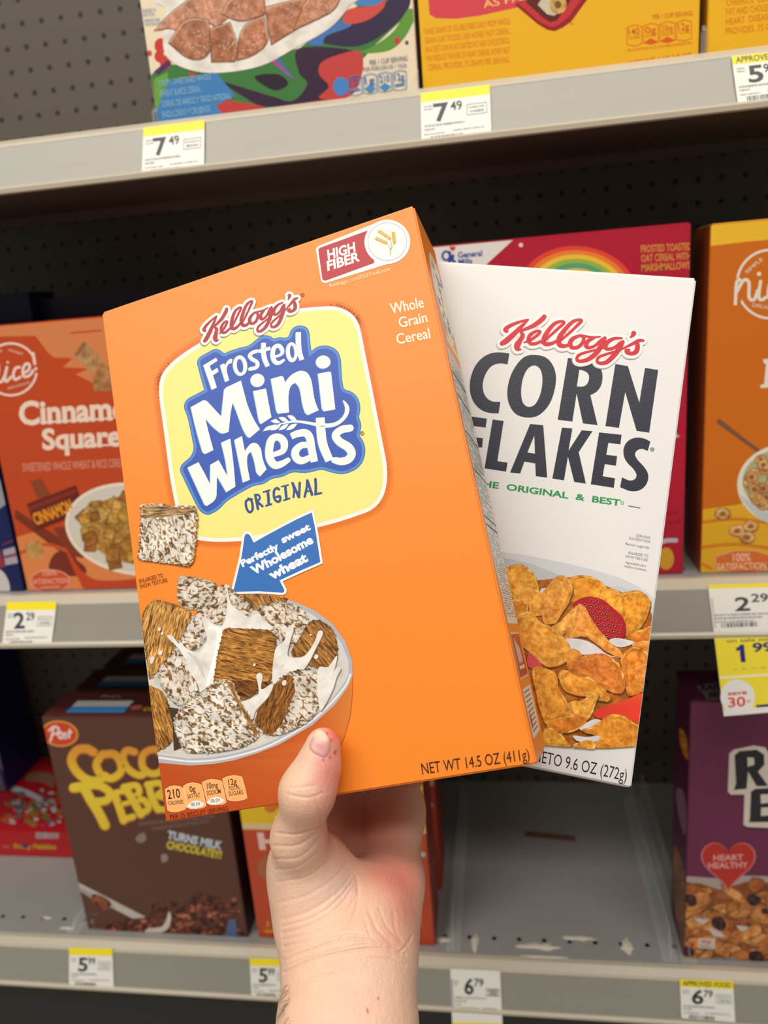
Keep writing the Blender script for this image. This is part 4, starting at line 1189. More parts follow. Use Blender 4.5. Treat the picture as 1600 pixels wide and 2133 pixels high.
# ---- yellow panel
a = mw.art()
pan = [(332, 799), (337, 780), (354, 758), (379, 738), (414, 715), (470, 688), (530, 665), (580, 650), (622, 643), (660, 639), (697, 638), (718, 644), (736, 656), (747, 672), (753, 695), (760, 732), (775, 807), (790, 885), (806, 967), (807, 1000), (800, 1035), (778, 1062), (700, 1090), (600, 1112), (501, 1128), (445, 1129), (411, 1125), (385, 1115), (374, 1095), (366, 1055), (355, 1000), (342, 900), (332, 830)]
pan = rl(pan, 58, 3)
for k, (g, c) in enumerate(((16, (240, 126, 30)), (11, (232, 120, 28)), (6, (222, 112, 26)))):
    a.rim(offset_loop(pan, g * .5), 5, c, 1 + k)
a.poly(pan, (242, 238, 230), 4); a.poly(offset_loop(pan, -8), (246, 226, 132), 5)
mw.put(a, 'yellow_panel', 'pale yellow rounded panel with white border')

# ---- title
a = mw.art()
blob = [(412, 757), (413, 750), (419, 743.5), (447.5, 728), (458, 730), (467, 739), (477.5, 733), (503, 725), (515, 723), (527, 716), (537.5, 706), (549.5, 699), (563, 701), (570, 708), (582.5, 703), (596, 706), (603.5, 701), (606.5, 689), (615.5, 681), (627.5, 679), (639.5, 683), (644, 694), (645.5, 717), (648, 734), (660, 724), (680, 720), (700, 728), (709, 745), (710, 765), (711, 787), (715, 813), (731.5, 816), (746, 830), (750.5, 852), (746, 870), (752, 883), (750.5, 896), (747, 906), (759.5, 926), (760, 950), (748, 974), (716, 988), (690, 983), (670, 976), (639, 985), (608, 981.5), (588, 993), (565, 995.5), (549, 1008), (529, 1010), (503, 1024), (470, 1044), (457, 1060), (434, 1072.5), (419, 1066), (408, 1047), (376, 980), (379, 969), (408, 944), (400, 905), (393, 870), (383.5, 847), (389.5, 833), (427.5, 813), (420, 788)]
blob = rl(blob, 75, 2)
a.poly(offset_loop(blob, 1.5), (52, 92, 160), 1); a.poly(blob, (74, 134, 206), 2); a.poly(offset_loop(blob, -5), (48, 84, 176), 3)
Wt = (238, 238, 234); Sh = (176, 208, 228)
def letter(draw):
    draw(-1.5, .9, Sh, 4); draw(0, 0, Wt, 5)
def P_(pts, holes=(), smooth=False):
    def d(dx, dy, c, l):
        s = a.T[2]
        a.poly([(x + dx * s, y + dy * s) for x, y in rl(pts)], c, l, holes=[[(x + dx * s, y + dy * s) for x, y in h] for h in holes], smooth=smooth)
    letter(d)
def S_(pts, hw, closed=False, cap=True, smooth=True):
    def d(dx, dy, c, l):
        s = a.T[2]; a.stroke([(x + dx * s, y + dy * s) for x, y in pts], hw, c, l, closed=closed, cap=cap, smooth=smooth)
    letter(d)
a.crop(410, 680, 6.667)
P_([(98, 538), (270, 435), (293, 478), (180, 550), (212, 622), (290, 575), (305, 630), (228, 680), (282, 850), (215, 880)])
P_([(330, 540), (378, 512), (398, 545), (425, 490), (462, 450), (500, 455), (486, 512), (450, 515), (420, 560), (418, 620), (452, 750), (402, 772)])
P_(ell(607, 545, 97, 142, -6), [ell(607, 547, 48, 98, -6)])
S_([(835, 345), (775, 365), (742, 405), (770, 450), (835, 490), (850, 535), (820, 575), (745, 590)], 24)
S_([(935, 228), (930, 330), (948, 450), (992, 555)], [30, 30, 31, 28], cap=False); S_([(865, 345), (1026, 302)], 24, cap=False)
S_([(1085, 425), (1180, 385), (1190, 325), (1145, 268), (1085, 290), (1060, 370), (1068, 450), (1105, 500), (1155, 505), (1210, 470)], [16, 20, 26, 26, 28, 29, 29, 28, 24, 18])
P_(ell(1325, 358, 80, 138, -4), [ell(1330, 352, 34, 92, -4)])
S_([(1415, 80), (1418, 250), (1435, 370), (1466, 465)], [34, 34, 32, 30], cap=False)
a.crop(380, 740, 4.2105)
P_([(78, 455), (188, 393), (215, 400), (345, 540), (370, 300), (385, 283), (515, 222), (575, 450), (630, 570), (682, 650), (595, 724), (570, 712), (530, 640), (488, 520), (445, 410), (425, 500), (408, 672), (350, 692), (270, 630), (202, 550), (235, 690), (275, 832), (205, 866), (180, 850), (120, 640)])
P_([(625, 315), (735, 292), (758, 420), (783, 545), (692, 604), (676, 580)]); P_(ell(662, 220, 60, 58))
P_([(780, 208), (870, 182), (888, 190), (903, 240), (960, 165), (1040, 132), (1100, 150), (1135, 220), (1150, 330), (1165, 410), (1197, 483), (1105, 525), (1080, 505), (1055, 430), (1043, 340), (1030, 280), (995, 240), (950, 268), (932, 340), (932, 420), (938, 500), (845, 513), (828, 490)])
P_([(1192, 162), (1290, 144), (1305, 150), (1343, 475), (1245, 491), (1228, 470)]); P_(ell(1238, 60, 63, 57))
S_([(850, 605), (920, 590), (1000, 580), (1100, 592), (1200, 612)], [4, 7, 9, 10, 14])
P_([(1190, 590), (1290, 602), (1360, 582), (1415, 535), (1438, 470), (1412, 395), (1452, 425), (1470, 470), (1455, 530), (1405, 590), (1340, 628), (1250, 635), (1190, 625)], smooth=True)
for q in ([(778, 575), (820, 558), (862, 590), (820, 598)], [(848, 545), (895, 540), (935, 580), (888, 582)], [(925, 528), (975, 528), (1008, 575), (960, 572)],
          [(712, 665), (740, 625), (832, 605), (790, 650)], [(778, 658), (805, 620), (868, 605), (840, 652)], [(848, 655), (880, 612), (935, 600), (905, 650)], [(915, 655), (950, 605), (1010, 600), (975, 650)]):
    P_(q)
a.crop(370, 870, 3.902)
P_([(85, 405), (172, 362), (225, 460), (268, 545), (270, 382), (335, 345), (412, 485), (392, 340), (358, 203), (430, 170), (455, 360), (472, 560), (400, 606), (322, 470), (318, 668), (242, 717), (222, 705)])
P_([(465, 180), (525, 150), (548, 272), (600, 205), (645, 205), (680, 250), (692, 340), (725, 420), (675, 476), (645, 450), (625, 340), (600, 275), (568, 305), (565, 380), (590, 505), (535, 527)])
S_([(785, 300), (860, 268), (868, 200), (825, 158), (770, 175), (748, 255), (755, 335), (795, 385), (850, 375), (900, 345)], [20, 24, 30, 28, 30, 31, 31, 30, 26, 20])
S_([(928, 150), (985, 128), (1045, 125), (1078, 165), (1092, 250), (1115, 358)], [26, 28, 30, 30, 30, 28], cap=False)
S_([(1080, 222), (1010, 225), (962, 270), (968, 325), (1015, 350), (1085, 320)], [22, 26, 30, 30, 28, 22])
S_([(1163, 0), (1168, 100), (1185, 220), (1238, 350)], [34, 35, 35, 32], cap=False)
S_([(1405, 85), (1335, 98), (1288, 142), (1320, 195), (1390, 240), (1418, 290), (1392, 338), (1335, 355), (1278, 345)], [28, 30, 30, 32, 34, 32, 32, 30, 24])
mw.put(a, 'title_lettering', 'white lettering on a deep blue cloud shape', lift=.0001)

a = mw.art()
sx = lambda x, y: (410 + x / 6.667, 600 + y / 6.667)
# fit the script drawing onto this box
src = np.array([(55, 355), (495, 75), (1525, 325), (835, 525), (1045, 545), (880, 115)], float)
dst = np.array([(110, 735), (420, 300), (1395, 140), (855, 605), (1045, 545), (775, 190)], float)
A_ = np.linalg.lstsq(np.c_[src, np.ones(6)], dst, rcond=None)[0]
xf = lambda x, y: sx(*(np.array([x, y, 1]) @ A_))
kk = math.sqrt(abs(np.linalg.det(A_[:2]))) / 6.667
script_logo(a, xf, kk, 1, red=(166, 34, 46), sh=(150, 140, 110), grow=34)
a.crop(410, 600, 6.667); a.rim(ell(1470, 98, 22, 22), 3.5, (90, 50, 20), 4); a.text('R', (1461, 110), (1480, 107), 22, (90, 50, 20), 4)
a.crop(370, 870, 3.902); a.rim(ell(1502, 128, 14, 14), 2.2, (60, 50, 40), 4); a.text('R', (1496, 136), (1508, 134), 15, (60, 50, 40), 4)
mw.put(a, 'brand_lettering', 'dark red script lettering with white edge', lift=.0003)

# ---- ORIGINAL, side line, weight
a = mw.art().crop(470, 990, 7.27)
NVY = (44, 74, 140)
S2 = lambda pts, hw=20, closed=False, sm=True: a.stroke(pts, hw, NVY, 2, closed=closed, smooth=sm)
S2([(355, 365), (310, 400), (320, 500), (365, 560), (410, 520), (405, 420), (385, 375)], 19); S2([(345, 350), (405, 365)], 15)
S2([(450, 300), (475, 420), (492, 510)], 20); S2([(450, 300), (500, 300), (520, 350), (475, 400)], 17); S2([(480, 400), (560, 470)], 19)
S2([(640, 240), (650, 340), (655, 440)], 21); S2([(575, 255), (670, 225)], 13); S2([(615, 462), (695, 438)], 15)
S2([(810, 215), (775, 195), (735, 240), (740, 350), (785, 400), (825, 385), (825, 320), (775, 330)], 19)
S2([(905, 170), (915, 270), (925, 360)], 21); S2([(848, 172), (952, 148)], 12); S2([(885, 380), (970, 352)], 14)
S2([(1015, 120), (1040, 230), (1030, 330)], 17); S2([(1015, 120), (1110, 330)], 21); S2([(1125, 115), (1115, 330)], 19)
S2([(1200, 325), (1230, 190), (1240, 80)], 19); S2([(1240, 80), (1270, 170), (1310, 295)], 21); S2([(1215, 250), (1285, 235)], 14)
S2([(1362, 60), (1368, 170), (1365, 285)], 21); S2([(1355, 290), (1450, 270)], 17)
a.crop(560, 420, 4)
CRM = (250, 236, 214)
for s, p, q, h in (('Whole', (1022, 938), (1297, 880), 88), ('Grain', (1092, 1052), (1326, 1003), 84), ('Cereal', (1072, 1190), (1350, 1136), 84)): a.text(s, p, q, h, CRM, 2, .012)
a.text('Kelloggs.com/DidYouKnow', (512, 716), (1018, 572), 30, (248, 226, 180), 2, .0)
a.crop(0, 0, 1)
a.text('NET WT 14.5 OZ (411g)', (880, 1613), (1104, 1582), 23, (56, 22, 22), 2)
a.text('ENLARGED TO', (291.5, 1215), (341, 1202), 8.5, (120, 62, 24), 12); a.text('SHOW TEXTURE', (293, 1226), (350, 1212), 8.5, (120, 62, 24), 12)
mw.put(a, 'small_lettering', lift=.0001)

# ---- high fibre badge
a = mw.art().crop(560, 420, 4)
WB = (240, 238, 234)
a.poly([(393, 400), (400, 382), (425, 366), (940, 160), (1060, 500), (478, 678), (452, 676), (437, 660)], WB, 1); a.poly(ell(988, 336, 191, 184, 0, 60), WB, 1)
a.poly([(413, 400), (425, 386), (850, 232), (880, 512), (475, 660), (455, 657), (446, 645)], (178, 30, 44), 2)
a.poly(ell(988, 338, 190, 183, 0, 60), WB, 3)
a.rim(ell(988, 335, 162, 157, 0, 60), 1.6, (150, 120, 150), 4); a.poly(ell(988, 335, 160, 155, 0, 60), (234, 232, 228), 4)
a.text('HIGH', (494, 485), (724, 415), 76, (244, 236, 230), 4, .035, up=(-.1, -1)); a.text('FIBER', (490, 577), (762, 492), 76, (244, 236, 230), 4, .035, up=(-.1, -1))
GD = (196, 160, 44)
for st in ([(980, 345), (1010, 390), (1015, 445)], [(1050, 345), (1020, 400), (1012, 440)], [(1010, 300), (1022, 360), (1010, 440)]): a.stroke(st, 2.5, (170, 160, 80), 5)
for (xa, ya), (xb, yb) in (((900, 310), (980, 345)), ((925, 250), (1012, 310)), ((1040, 262), (1050, 345))):
    dx, dy = xb - xa, yb - ya; L_ = math.hypot(dx, dy); nx_, ny_ = -dy / L_, dx / L_
    for k in range(7):
        t = k / 6
        for s in (1, -1):
            cx, cy = xa + dx * t + nx_ * s * 8, ya + dy * t + ny_ * s * 8
            a.poly(ell(cx, cy, 13, 6, math.degrees(math.atan2(dy, dx)) - s * 28, 12), GD if s > 0 else (212, 182, 70), 6)
    a.stroke([(xa - dx * .3, ya - dy * .1), (xa, ya)], 1.5, GD, 6)
mw.put(a, 'badge', 'white and dark red badge with wheat ears', lift=.0001)

# ---- arrow
a = mw.art().crop(470, 990, 7.27)
arw = [(125, 1745), (250, 1230), (292, 925), (312, 893), (345, 888), (375, 910), (432, 1022), (600, 925), (860, 785), (1080, 670), (1310, 565), (1360, 800), (1440, 1315), (1150, 1440), (822, 1592), (895, 1735), (890, 1768), (868, 1780), (500, 1756), (150, 1766)]
a.poly(offset_loop(arw, 34), (242, 238, 232), 1); a.rim(offset_loop(arw, 20), 15, (242, 238, 232), 1)
a.poly(arw, (52, 110, 186), 2)
for s, p, q, h in (('Perfectly', (262, 1388), (822, 1108), 98), ('sweet', (872, 1030), (1300, 815), 98), ('Wholesome', (430, 1510), (1345, 1015), 124), ('wheat', (700, 1585), (1262, 1290), 132)):
    a.text(s, p, q, h, (236, 240, 244), 3, .05)
mw.put(a, 'slogan_arrow', 'blue arrow with white edge and lettering', lift=.0004)

# ---- bowl picture
a = mw.art().crop(270, 1160, 3.2)
def bowlcol(x, y): 
    t = min(1, max(0, (x - 560) / 170)); c0, c1 = (186, 76, 26), (214, 126, 54)
    return tuple(c0[i] + (c1[i] - c0[i]) * t ** 2 for i in range(3))
body = [(150, 1330), (420, 1375), (700, 1340), (1000, 1230), (1230, 1090), (1390, 940), (1486, 780), (1486, 900), (1472, 1050), (1432, 1200), (1370, 1340), (1300, 1450), (1240, 1550), (1180, 1660), (1100, 1740), (900, 1790), (-50, 1830), (-50, 1300)]
a.poly(offset_loop(body, 3), (176, 84, 20), 1); a.poly(body, bowlcol, 2)
rim_o = [(-60, 1290), (180, 1315), (400, 1385), (700, 1350), (1000, 1245), (1220, 1115), (1370, 980), (1450, 870), (1488, 790), (1484, 680), (1440, 560), (1360, 450), (1240, 360), (1100, 300), (900, 260), (300, 420), (-60, 700)]
a.poly([(-60, 1330), (200, 1372), (400, 1390), (560, 1380), (700, 1355), (860, 1305), (1000, 1250), (1220, 1120), (1370, 985), (1455, 870), (1490, 785), (1484, 690), (1440, 565), (1360, 452), (1240, 360), (1120, 305), (1000, 270), (300, 420), (-60, 700)], (178, 178, 182), 3)
a.poly([(-60, 1295), (200, 1318), (400, 1345), (560, 1335), (700, 1310), (860, 1265), (1000, 1205), (1200, 1085), (1340, 960), (1425, 850), (1462, 780), (1460, 690), (1415, 580), (1340, 475), (1220, 385), (1110, 330), (1000, 300), (300, 450), (-60, 700)], (208, 206, 204), 4)
a.poly([(-60, 1290), (200, 1305), (400, 1325), (560, 1315), (700, 1292), (860, 1248), (1000, 1185), (1190, 1070), (1320, 950), (1400, 840), (1432, 770), (1425, 690), (1385, 595), (1310, 500), (1200, 410), (1000, 330), (300, 480), (-60, 700)], (216, 210, 200), 5, 'milk')
for k, y in enumerate((0, 1)):
    a.stroke([(200, 1338), (400, 1362), (560, 1355), (700, 1330), (860, 1285), (1000, 1225), (1200, 1105), (1345, 975), (1440, 860), (1474, 785)], 7, (228, 228, 230), 6)
BT, BD, FR, FS = (198, 152, 84), (92, 56, 24), (228, 218, 206), (150, 110, 66)
lay = [7]
def bis(pts, mat, col, ang=0, edge=BD, sh=5):
    l = lay[0]; lay[0] += 2; pts = rl(pts, 100, 3)
    a.poly(offset_loop(pts, sh), tuple(int(v * .72) for v in edge), l, 'ink')
    a.poly(pts, col, l + 1, mat, ang=ang)
    r = random.Random(l)
    # ragged edge: thread ends along the outline
    n = len(pts)
    for i in range(n):
        p, q = np.array(pts[i], float), np.array(pts[(i + 1) % n], float)
        m_ = max(1, int(round(np.linalg.norm(q - p) / 20)))
        for j in range(m_):
            kf = r.uniform(.75, 1)
            c = p + (q - p) * ((j + r.random()) / m_)
            cc = col if mat == 'strands' or r.random() < .4 else (236, 230, 222)
            a.poly(ell(c[0], c[1], r.uniform(8, 16), r.uniform(6, 10), r.uniform(0, 180), 8), tuple(int(v * kf) for v in cc), l + 1.5, mat, ang=ang)
def face(pts, k, col, mat, ang):       # a darker or lighter side face of a biscuit
    a.poly(pts, col, lay[0] - .4, mat, ang=ang)
bis([(760, 240), (1050, 285), (1000, 330), (860, 360), (800, 330)], 'strands', (176, 130, 72), 60)
bis([(330, 160), (350, 135), (460, 145), (580, 180), (562, 250), (430, 362), (325, 305)], 'frosted', FR, 10, FS)
bis([(860, 335), (1000, 300), (1140, 335), (1200, 420), (1160, 520), (1080, 615), (960, 520), (880, 400)], 'frosted', FR, 30, FS)
bis([(630, 178), (700, 230), (832, 345), (770, 410), (600, 440), (500, 560), (410, 420)], 'frosted', FR, -40, FS)
bis([(1220, 405), (1352, 470), (1388, 590), (1375, 720), (1280, 752), (1070, 655), (1130, 560)], 'strands', (170, 122, 64), 50)
bis([(150, 280), (300, 320), (430, 372), (350, 520), (250, 690), (140, 810), (100, 520), (85, 400)], 'strands', (206, 160, 92), 105)
bis([(380, 490), (430, 495), (502, 560), (440, 625), (320, 600)], 'frosted', FR, 20, FS)
bis([(290, 640), (350, 620), (420, 700), (472, 860), (450, 945), (340, 1010), (240, 900), (185, 770)], 'frosted', FR, 60, FS)
bis([(130, 860), (230, 900), (290, 1080), (300, 1230), (190, 1290), (150, 1100)], 'strands', (190, 140, 70), 70)
a.poly([(260, 1000), (330, 1010), (300, 1150), (350, 1270), (300, 1290), (290, 1100)], (70, 52, 38), lay[0]); lay[0] += 1
ml = (236, 232, 226)
crown = [(655, 190), (662, 240), (685, 320), (740, 360), (800, 402), (838, 385), (872, 380), (900, 420), (960, 480), (800, 500), (640, 480), (620, 560), (600, 690), (570, 850), (490, 920), (450, 830), (400, 760), (380, 690), (330, 610), (262, 540), (258, 522), (290, 525), (330, 575), (390, 612), (460, 640), (500, 600), (520, 550), (505, 480), (488, 402), (520, 408), (560, 448), (620, 455), (645, 390), (655, 300)]
a.poly([(x + 5, y + 5) for x, y in crown], (150, 138, 126), lay[0], smooth=True); a.poly(crown, ml, lay[0] + 1, 'milk', smooth=True)
a.stroke([(540, 470), (600, 490), (600, 600), (560, 740), (520, 860)], [10, 18, 22, 18, 8], (248, 246, 242), lay[0] + 1.5)
a.stroke([(400, 640), (460, 700), (500, 800)], [6, 14, 8], (206, 200, 194), lay[0] + 1.5); lay[0] += 3
bis([(650, 480), (820, 485), (970, 495), (980, 620), (958, 830), (760, 962), (680, 870), (565, 862), (600, 640), (630, 520)], 'strands', (186, 134, 66), 12)
a.poly([(565, 862), (620, 820), (960, 830), (760, 962), (680, 870)], (130, 84, 36), lay[0] - .3, 'strands', ang=30)
ms = [(975, 620), (1035, 560), (1052, 480), (1080, 465), (1098, 485), (1075, 560), (1058, 655), (1110, 670), (1175, 655), (1235, 570), (1260, 500), (1285, 492), (1290, 520), (1240, 620), (1200, 700), (1150, 760), (1050, 790), (960, 840)]
a.poly([(x + 4, y + 5) for x, y in ms], (140, 124, 108), lay[0], smooth=True); a.poly(ms, ml, lay[0] + 1, 'milk', smooth=True); lay[0] += 2
bis([(1040, 790), (1110, 760), (1240, 745), (1275, 860), (1265, 1000), (1200, 1090), (1110, 1140), (1000, 1180), (920, 1182), (835, 1110), (860, 1020), (940, 880)], 'frosted', FR, 40, FS)
a.poly([(1040, 790), (1090, 790), (1110, 900), (1060, 1010), (1020, 1110), (960, 1180), (915, 1180), (835, 1110), (860, 1020), (940, 880)], (150, 102, 46), lay[0] - .3, 'strands', ang=110)
m3 = [(1258, 755), (1330, 730), (1386, 658), (1370, 750), (1350, 800), (1385, 735), (1412, 745), (1385, 800), (1360, 880), (1310, 980), (1270, 1010)]
a.poly([(x + 3, y + 4) for x, y in m3], (150, 140, 130), lay[0], smooth=True); a.poly(m3, ml, lay[0] + 1, 'milk', smooth=True); lay[0] += 2
m2 = [(750, 968), (800, 950), (862, 915), (862, 850), (850, 800), (858, 778), (880, 775), (892, 800), (884, 880), (960, 850), (930, 930), (850, 1020), (825, 1080), (780, 1030)]
a.poly([(x + 4, y + 5) for x, y in m2], (130, 112, 90), lay[0], smooth=True); a.poly(m2, ml, lay[0] + 1, 'milk', smooth=True); lay[0] += 2
bis([(560, 850), (640, 818), (692, 840), (740, 960), (800, 1060), (865, 1165), (850, 1210), (740, 1270), (560, 1300), (380, 1300), (340, 1220), (290, 1080), (420, 950)], 'frosted', (236, 230, 222), 25, FS)
a.poly([(640, 818), (692, 840), (740, 960), (800, 1060), (865, 1165), (850, 1210), (800, 1110), (720, 960)], (176, 132, 76), lay[0] - .3, 'strands', ang=60)
for x, y, r in ((205, 482, 11), (225, 510, 9), (212, 640, 13), (160, 680, 14), (155, 700, 10), (330, 705, 24), (420, 875, 20), (450, 880, 12), (1037, 838, 15), (1250, 665, 13), (1022, 716, 10), (838, 718, 8), (1212, 520, 6)):
    a.poly(ell(x, y, r, r * 1.3, 20, 14), (232, 228, 222), lay[0] + 1, 'milk')
# lone biscuit above
a.crop(0, 0, 1); lay[0] += 2
def bis1(pts, ang):
    l = lay[0]
    a.poly(offset_loop(pts, 1.5), (150, 96, 40), l); a.poly(pts, (232, 224, 214), l + 1, 'frosted', ang=ang)
    r = random.Random(4)
    for i in range(len(pts)):
        p, q = np.array(pts[i], float), np.array(pts[(i + 1) % len(pts)], float)
        for j in range(9):
            c = p + (q - p) * ((j + r.random()) / 9)
            a.poly(ell(c[0], c[1], r.uniform(3, 5), r.uniform(2, 3), r.uniform(0, 180), 8), r.choice([(232, 226, 218), (190, 150, 100)]), l + 1.5, 'frosted')
bis1([(298, 1054), (330, 1052), (370, 1057), (406, 1056), (412, 1080), (408, 1130), (403, 1168), (392, 1178), (350, 1171), (310, 1166), (291, 1162), (296, 1110)], 70)
a.poly([(298, 1054), (330, 1052), (370, 1057), (406, 1056), (408, 1068), (350, 1078), (300, 1080)], (176, 146, 110), lay[0] + 1.6, 'strands', ang=0)
mw.put(a, 'bowl_picture', 'printed bowl of shredded biscuits and splashing milk', lift=.0005 - .0003)

# ---- nutrition tabs
a = mw.art().crop(320, 1480, 3.333)
tabs = [([(86, 548), (115, 528), (150, 522), (185, 528), (208, 540), (222, 600), (231, 668), (215, 686), (165, 700), (125, 700), (102, 690), (92, 620)], ('210', (103, 614), (190, 602), 62), ('CALORIES', (107, 656), (210, 644), 26), 0),
        ([(211, 524), (240, 508), (272, 502), (305, 506), (334, 517), (350, 580), (365, 660), (345, 672), (300, 680), (262, 680), (237, 670), (225, 600)], ('0g', (256, 566), (296, 560), 40), ('SAT FAT', (240, 612), (328, 600), 30), 1),
        ([(342, 500), (372, 484), (405, 478), (440, 482), (474, 491), (490, 560), (505, 636), (485, 648), (440, 652), (402, 652), (377, 642), (360, 570)], ('10mg', (376, 544), (452, 534), 40), ('SODIUM', (374, 588), (470, 574), 30), 1),
        ([(483, 474), (512, 460), (550, 452), (585, 454), (614, 462), (634, 530), (650, 604), (630, 616), (590, 624), (545, 624), (516, 616), (498, 540)], ('12g', (524, 518), (582, 510), 42), ('TOTAL', (526, 556), (606, 544), 28), 2)]
PKc = (250, 178, 108)
for pts, t1, t2, kind in tabs:
    a.poly(offset_loop(pts, 3), (252, 214, 170), 1); a.poly(pts, PKc, 2)
    ink = (64, 26, 18)
    a.text(*t1, ink, 4, .01); a.text(*t2, ink, 4, .005)
    if kind == 1:
        c = np.mean(pts, axis=0)
        a.poly([(c[0] - 55, c[1] + 72), (c[0] - 25, c[1] + 42), (c[0] + 10, c[1] + 30), (c[0] + 40, c[1] + 36), (c[0] + 70, c[1] + 56), (c[0] + 55, c[1] + 72), (c[0] + 15, c[1] + 84), (c[0] - 25, c[1] + 88)], (238, 234, 230), 3)
        a.text('0% DV', (c[0] - 22, c[1] + 72), (c[0] + 42, c[1] + 64), 22, ink, 4, .01)
    if kind == 2: a.text('SUGARS', (526, 592), (626, 580), 30, ink, 4, .005)
a.text('PER 25 BISCUIT SERVING', (120, 756), (522, 694), 32, (110, 30, 12), 3, .0)
mw.put(a, 'nutrition_tabs', 'row of pale orange rounded nutrition tabs', lift=.00034)

# ---- side panel of the orange box
a = mw.art('right', px=False)
D_, H_ = MWD, MWH
R_ = lambda u0, v0, u1, v1, c, l=1: a.poly([(D_ * u0, H_ * (1 - v1)), (D_ * u1, H_ * (1 - v1)), (D_ * u1, H_ * (1 - v0)), (D_ * u0, H_ * (1 - v0))], c, l)
a.poly([(x, z) for x, z in ell(D_ * .62, H_ * .86, D_ * .40, H_ * .095, 0, 30)], (238, 226, 190), 1)
rr = random.Random(8)
for k in range(34):
    u = rr.uniform(.32, .9); v = rr.uniform(.07, .21)
    R_(u, v, u + rr.uniform(.04, .12), v + rr.uniform(.006, .018), rr.choice([(50, 80, 160), (70, 110, 190), (230, 232, 236), (50, 80, 160)]), 2)
R_(.3, .235, .98, .248, (244, 230, 150), 1)
R_(.14, .27, .97, .775, (232, 228, 220), 1)
for k in range(110):
    v = .275 + k * .0045
    if v > .765: break
    u = .2
    while u < .93:
        w = rr.uniform(.03, .10)
        if rr.random() < .72: R_(u, v, min(u + w, .94), v + .0022, (120, 120, 124), 2)
        u += w + .02
for v in (.315, .36, .43, .50, .585, .60): R_(.16, v, .95, v + .004, (40, 40, 44), 3)
for k in range(12): R_(.16, .44 + k * .0125, .95, .4408 + k * .0125, (90, 90, 92), 3)
R_(.14, .79, .9, .87, (226, 190, 176), 1); R_(.18, .794, .86, .866, (184, 52, 36), 2)
for k in range(5): a.stroke([(D_ * (.34 + .07 * k), H_ * (1 - .805 - .004 * k)), (D_ * (.36 + .07 * k), H_ * (1 - .84))], .0012, (232, 214, 206), 3)
R_(.3, .848, .74, .854, (232, 214, 206), 3)
R_(.14, .885, .84, .965, (234, 226, 218), 1)
for k in range(9): R_(.2 + .02 * (k % 3), .89 + .008 * k, .7, .893 + .008 * k, (130, 120, 116), 2)
a.poly(ell(D_ * .28, H_ * .062, .003, .004), (176, 40, 40), 3)
mw.put(a, 'side_print', 'narrow side with grey nutrition facts print')

# ---- the white box
va = np.array([.96702212, .13411178, -.21652311]); vb = np.array([.15285479, -.98560793, .07219706])
va /= np.linalg.norm(va); vb -= va * (vb @ va); vb /= np.linalg.norm(vb); vn = np.cross(va, vb)
CH, CW_, CD = .2690, .186, .044
r1 = np.array([(1451 - CX) / FPX, (581 - CY) / FPX, 1]); r2 = np.array([(1315 - CX) / FPX, (1641 - CY) / FPX, 1])
sol = np.linalg.lstsq(np.c_[r1, -r2], CH * vb, rcond=None)[0]
CT = (r1 * sol[0] + r2 * sol[1]) / 2 - va * CW_ / 2
WHT = (228, 226, 224)
cf = Carton('cereal_box', cam_frame(va, vb, vn, CT, CW_, CH), CW_, CH, CD, (WHT, (218, 216, 214), (222, 220, 218)),
            'white corn cereal box with black title, held behind the orange box', tuck=False)
bm = bmesh.new(); add_box(bm, -CW_ / 2 + .001, CW_ / 2 - .0015, .006, CD - .001, -.0016, -.0006)
f = bm_obj('bottom_flap', bm, PM['ink'], cf.root); set_ink(f.data, lambda n, c: (214, 208, 204))
bm = bmesh.new(); add_box(bm, -CW_ / 2 + .001, CW_ / 2 - .001, .001, CD - .001, CH, CH + .0007)
f = bm_obj('top_flap', bm, PM['ink'], cf.root); set_ink(f.data, lambda n, c: WHT)
a = cf.art().crop(940, 620, 3.2)
K = (44, 46, 60)
a.poly(rl([(388, 372), (376, 446), (330, 436), (270, 450), (225, 510), (205, 590), (225, 660), (270, 695), (328, 695), (316, 772), (240, 770), (175, 735), (132, 670), (120, 590), (135, 500), (180, 420), (250, 372), (320, 362)], 58, 3), K, 1)
a.poly(smooth_loop([(560, 382), (640, 405), (690, 480), (696, 580), (660, 700), (590, 780), (510, 800), (430, 775), (382, 700), (376, 600), (410, 490), (480, 400)], 5), K, 1,
       holes=[smooth_loop([(555, 452), (595, 480), (608, 550), (595, 640), (560, 710), (515, 728), (478, 700), (466, 630), (478, 540), (510, 475)], 5)])
a.poly(rl([(778, 402), (870, 412), (950, 430), (1000, 470), (1012, 530), (1000, 590), (970, 630), (928, 650), (976, 850), (878, 838), (836, 640), (808, 826), (710, 814)], 50, 2), K, 1,
       holes=[rl([(854, 480), (890, 488), (918, 510), (920, 545), (905, 580), (880, 594), (838, 592)])])
a.poly([(1094, 442), (1178, 456), (1254, 700), (1292, 468), (1380, 482), (1320, 900), (1236, 888), (1160, 630), (1118, 868), (1028, 856)], K, 1)
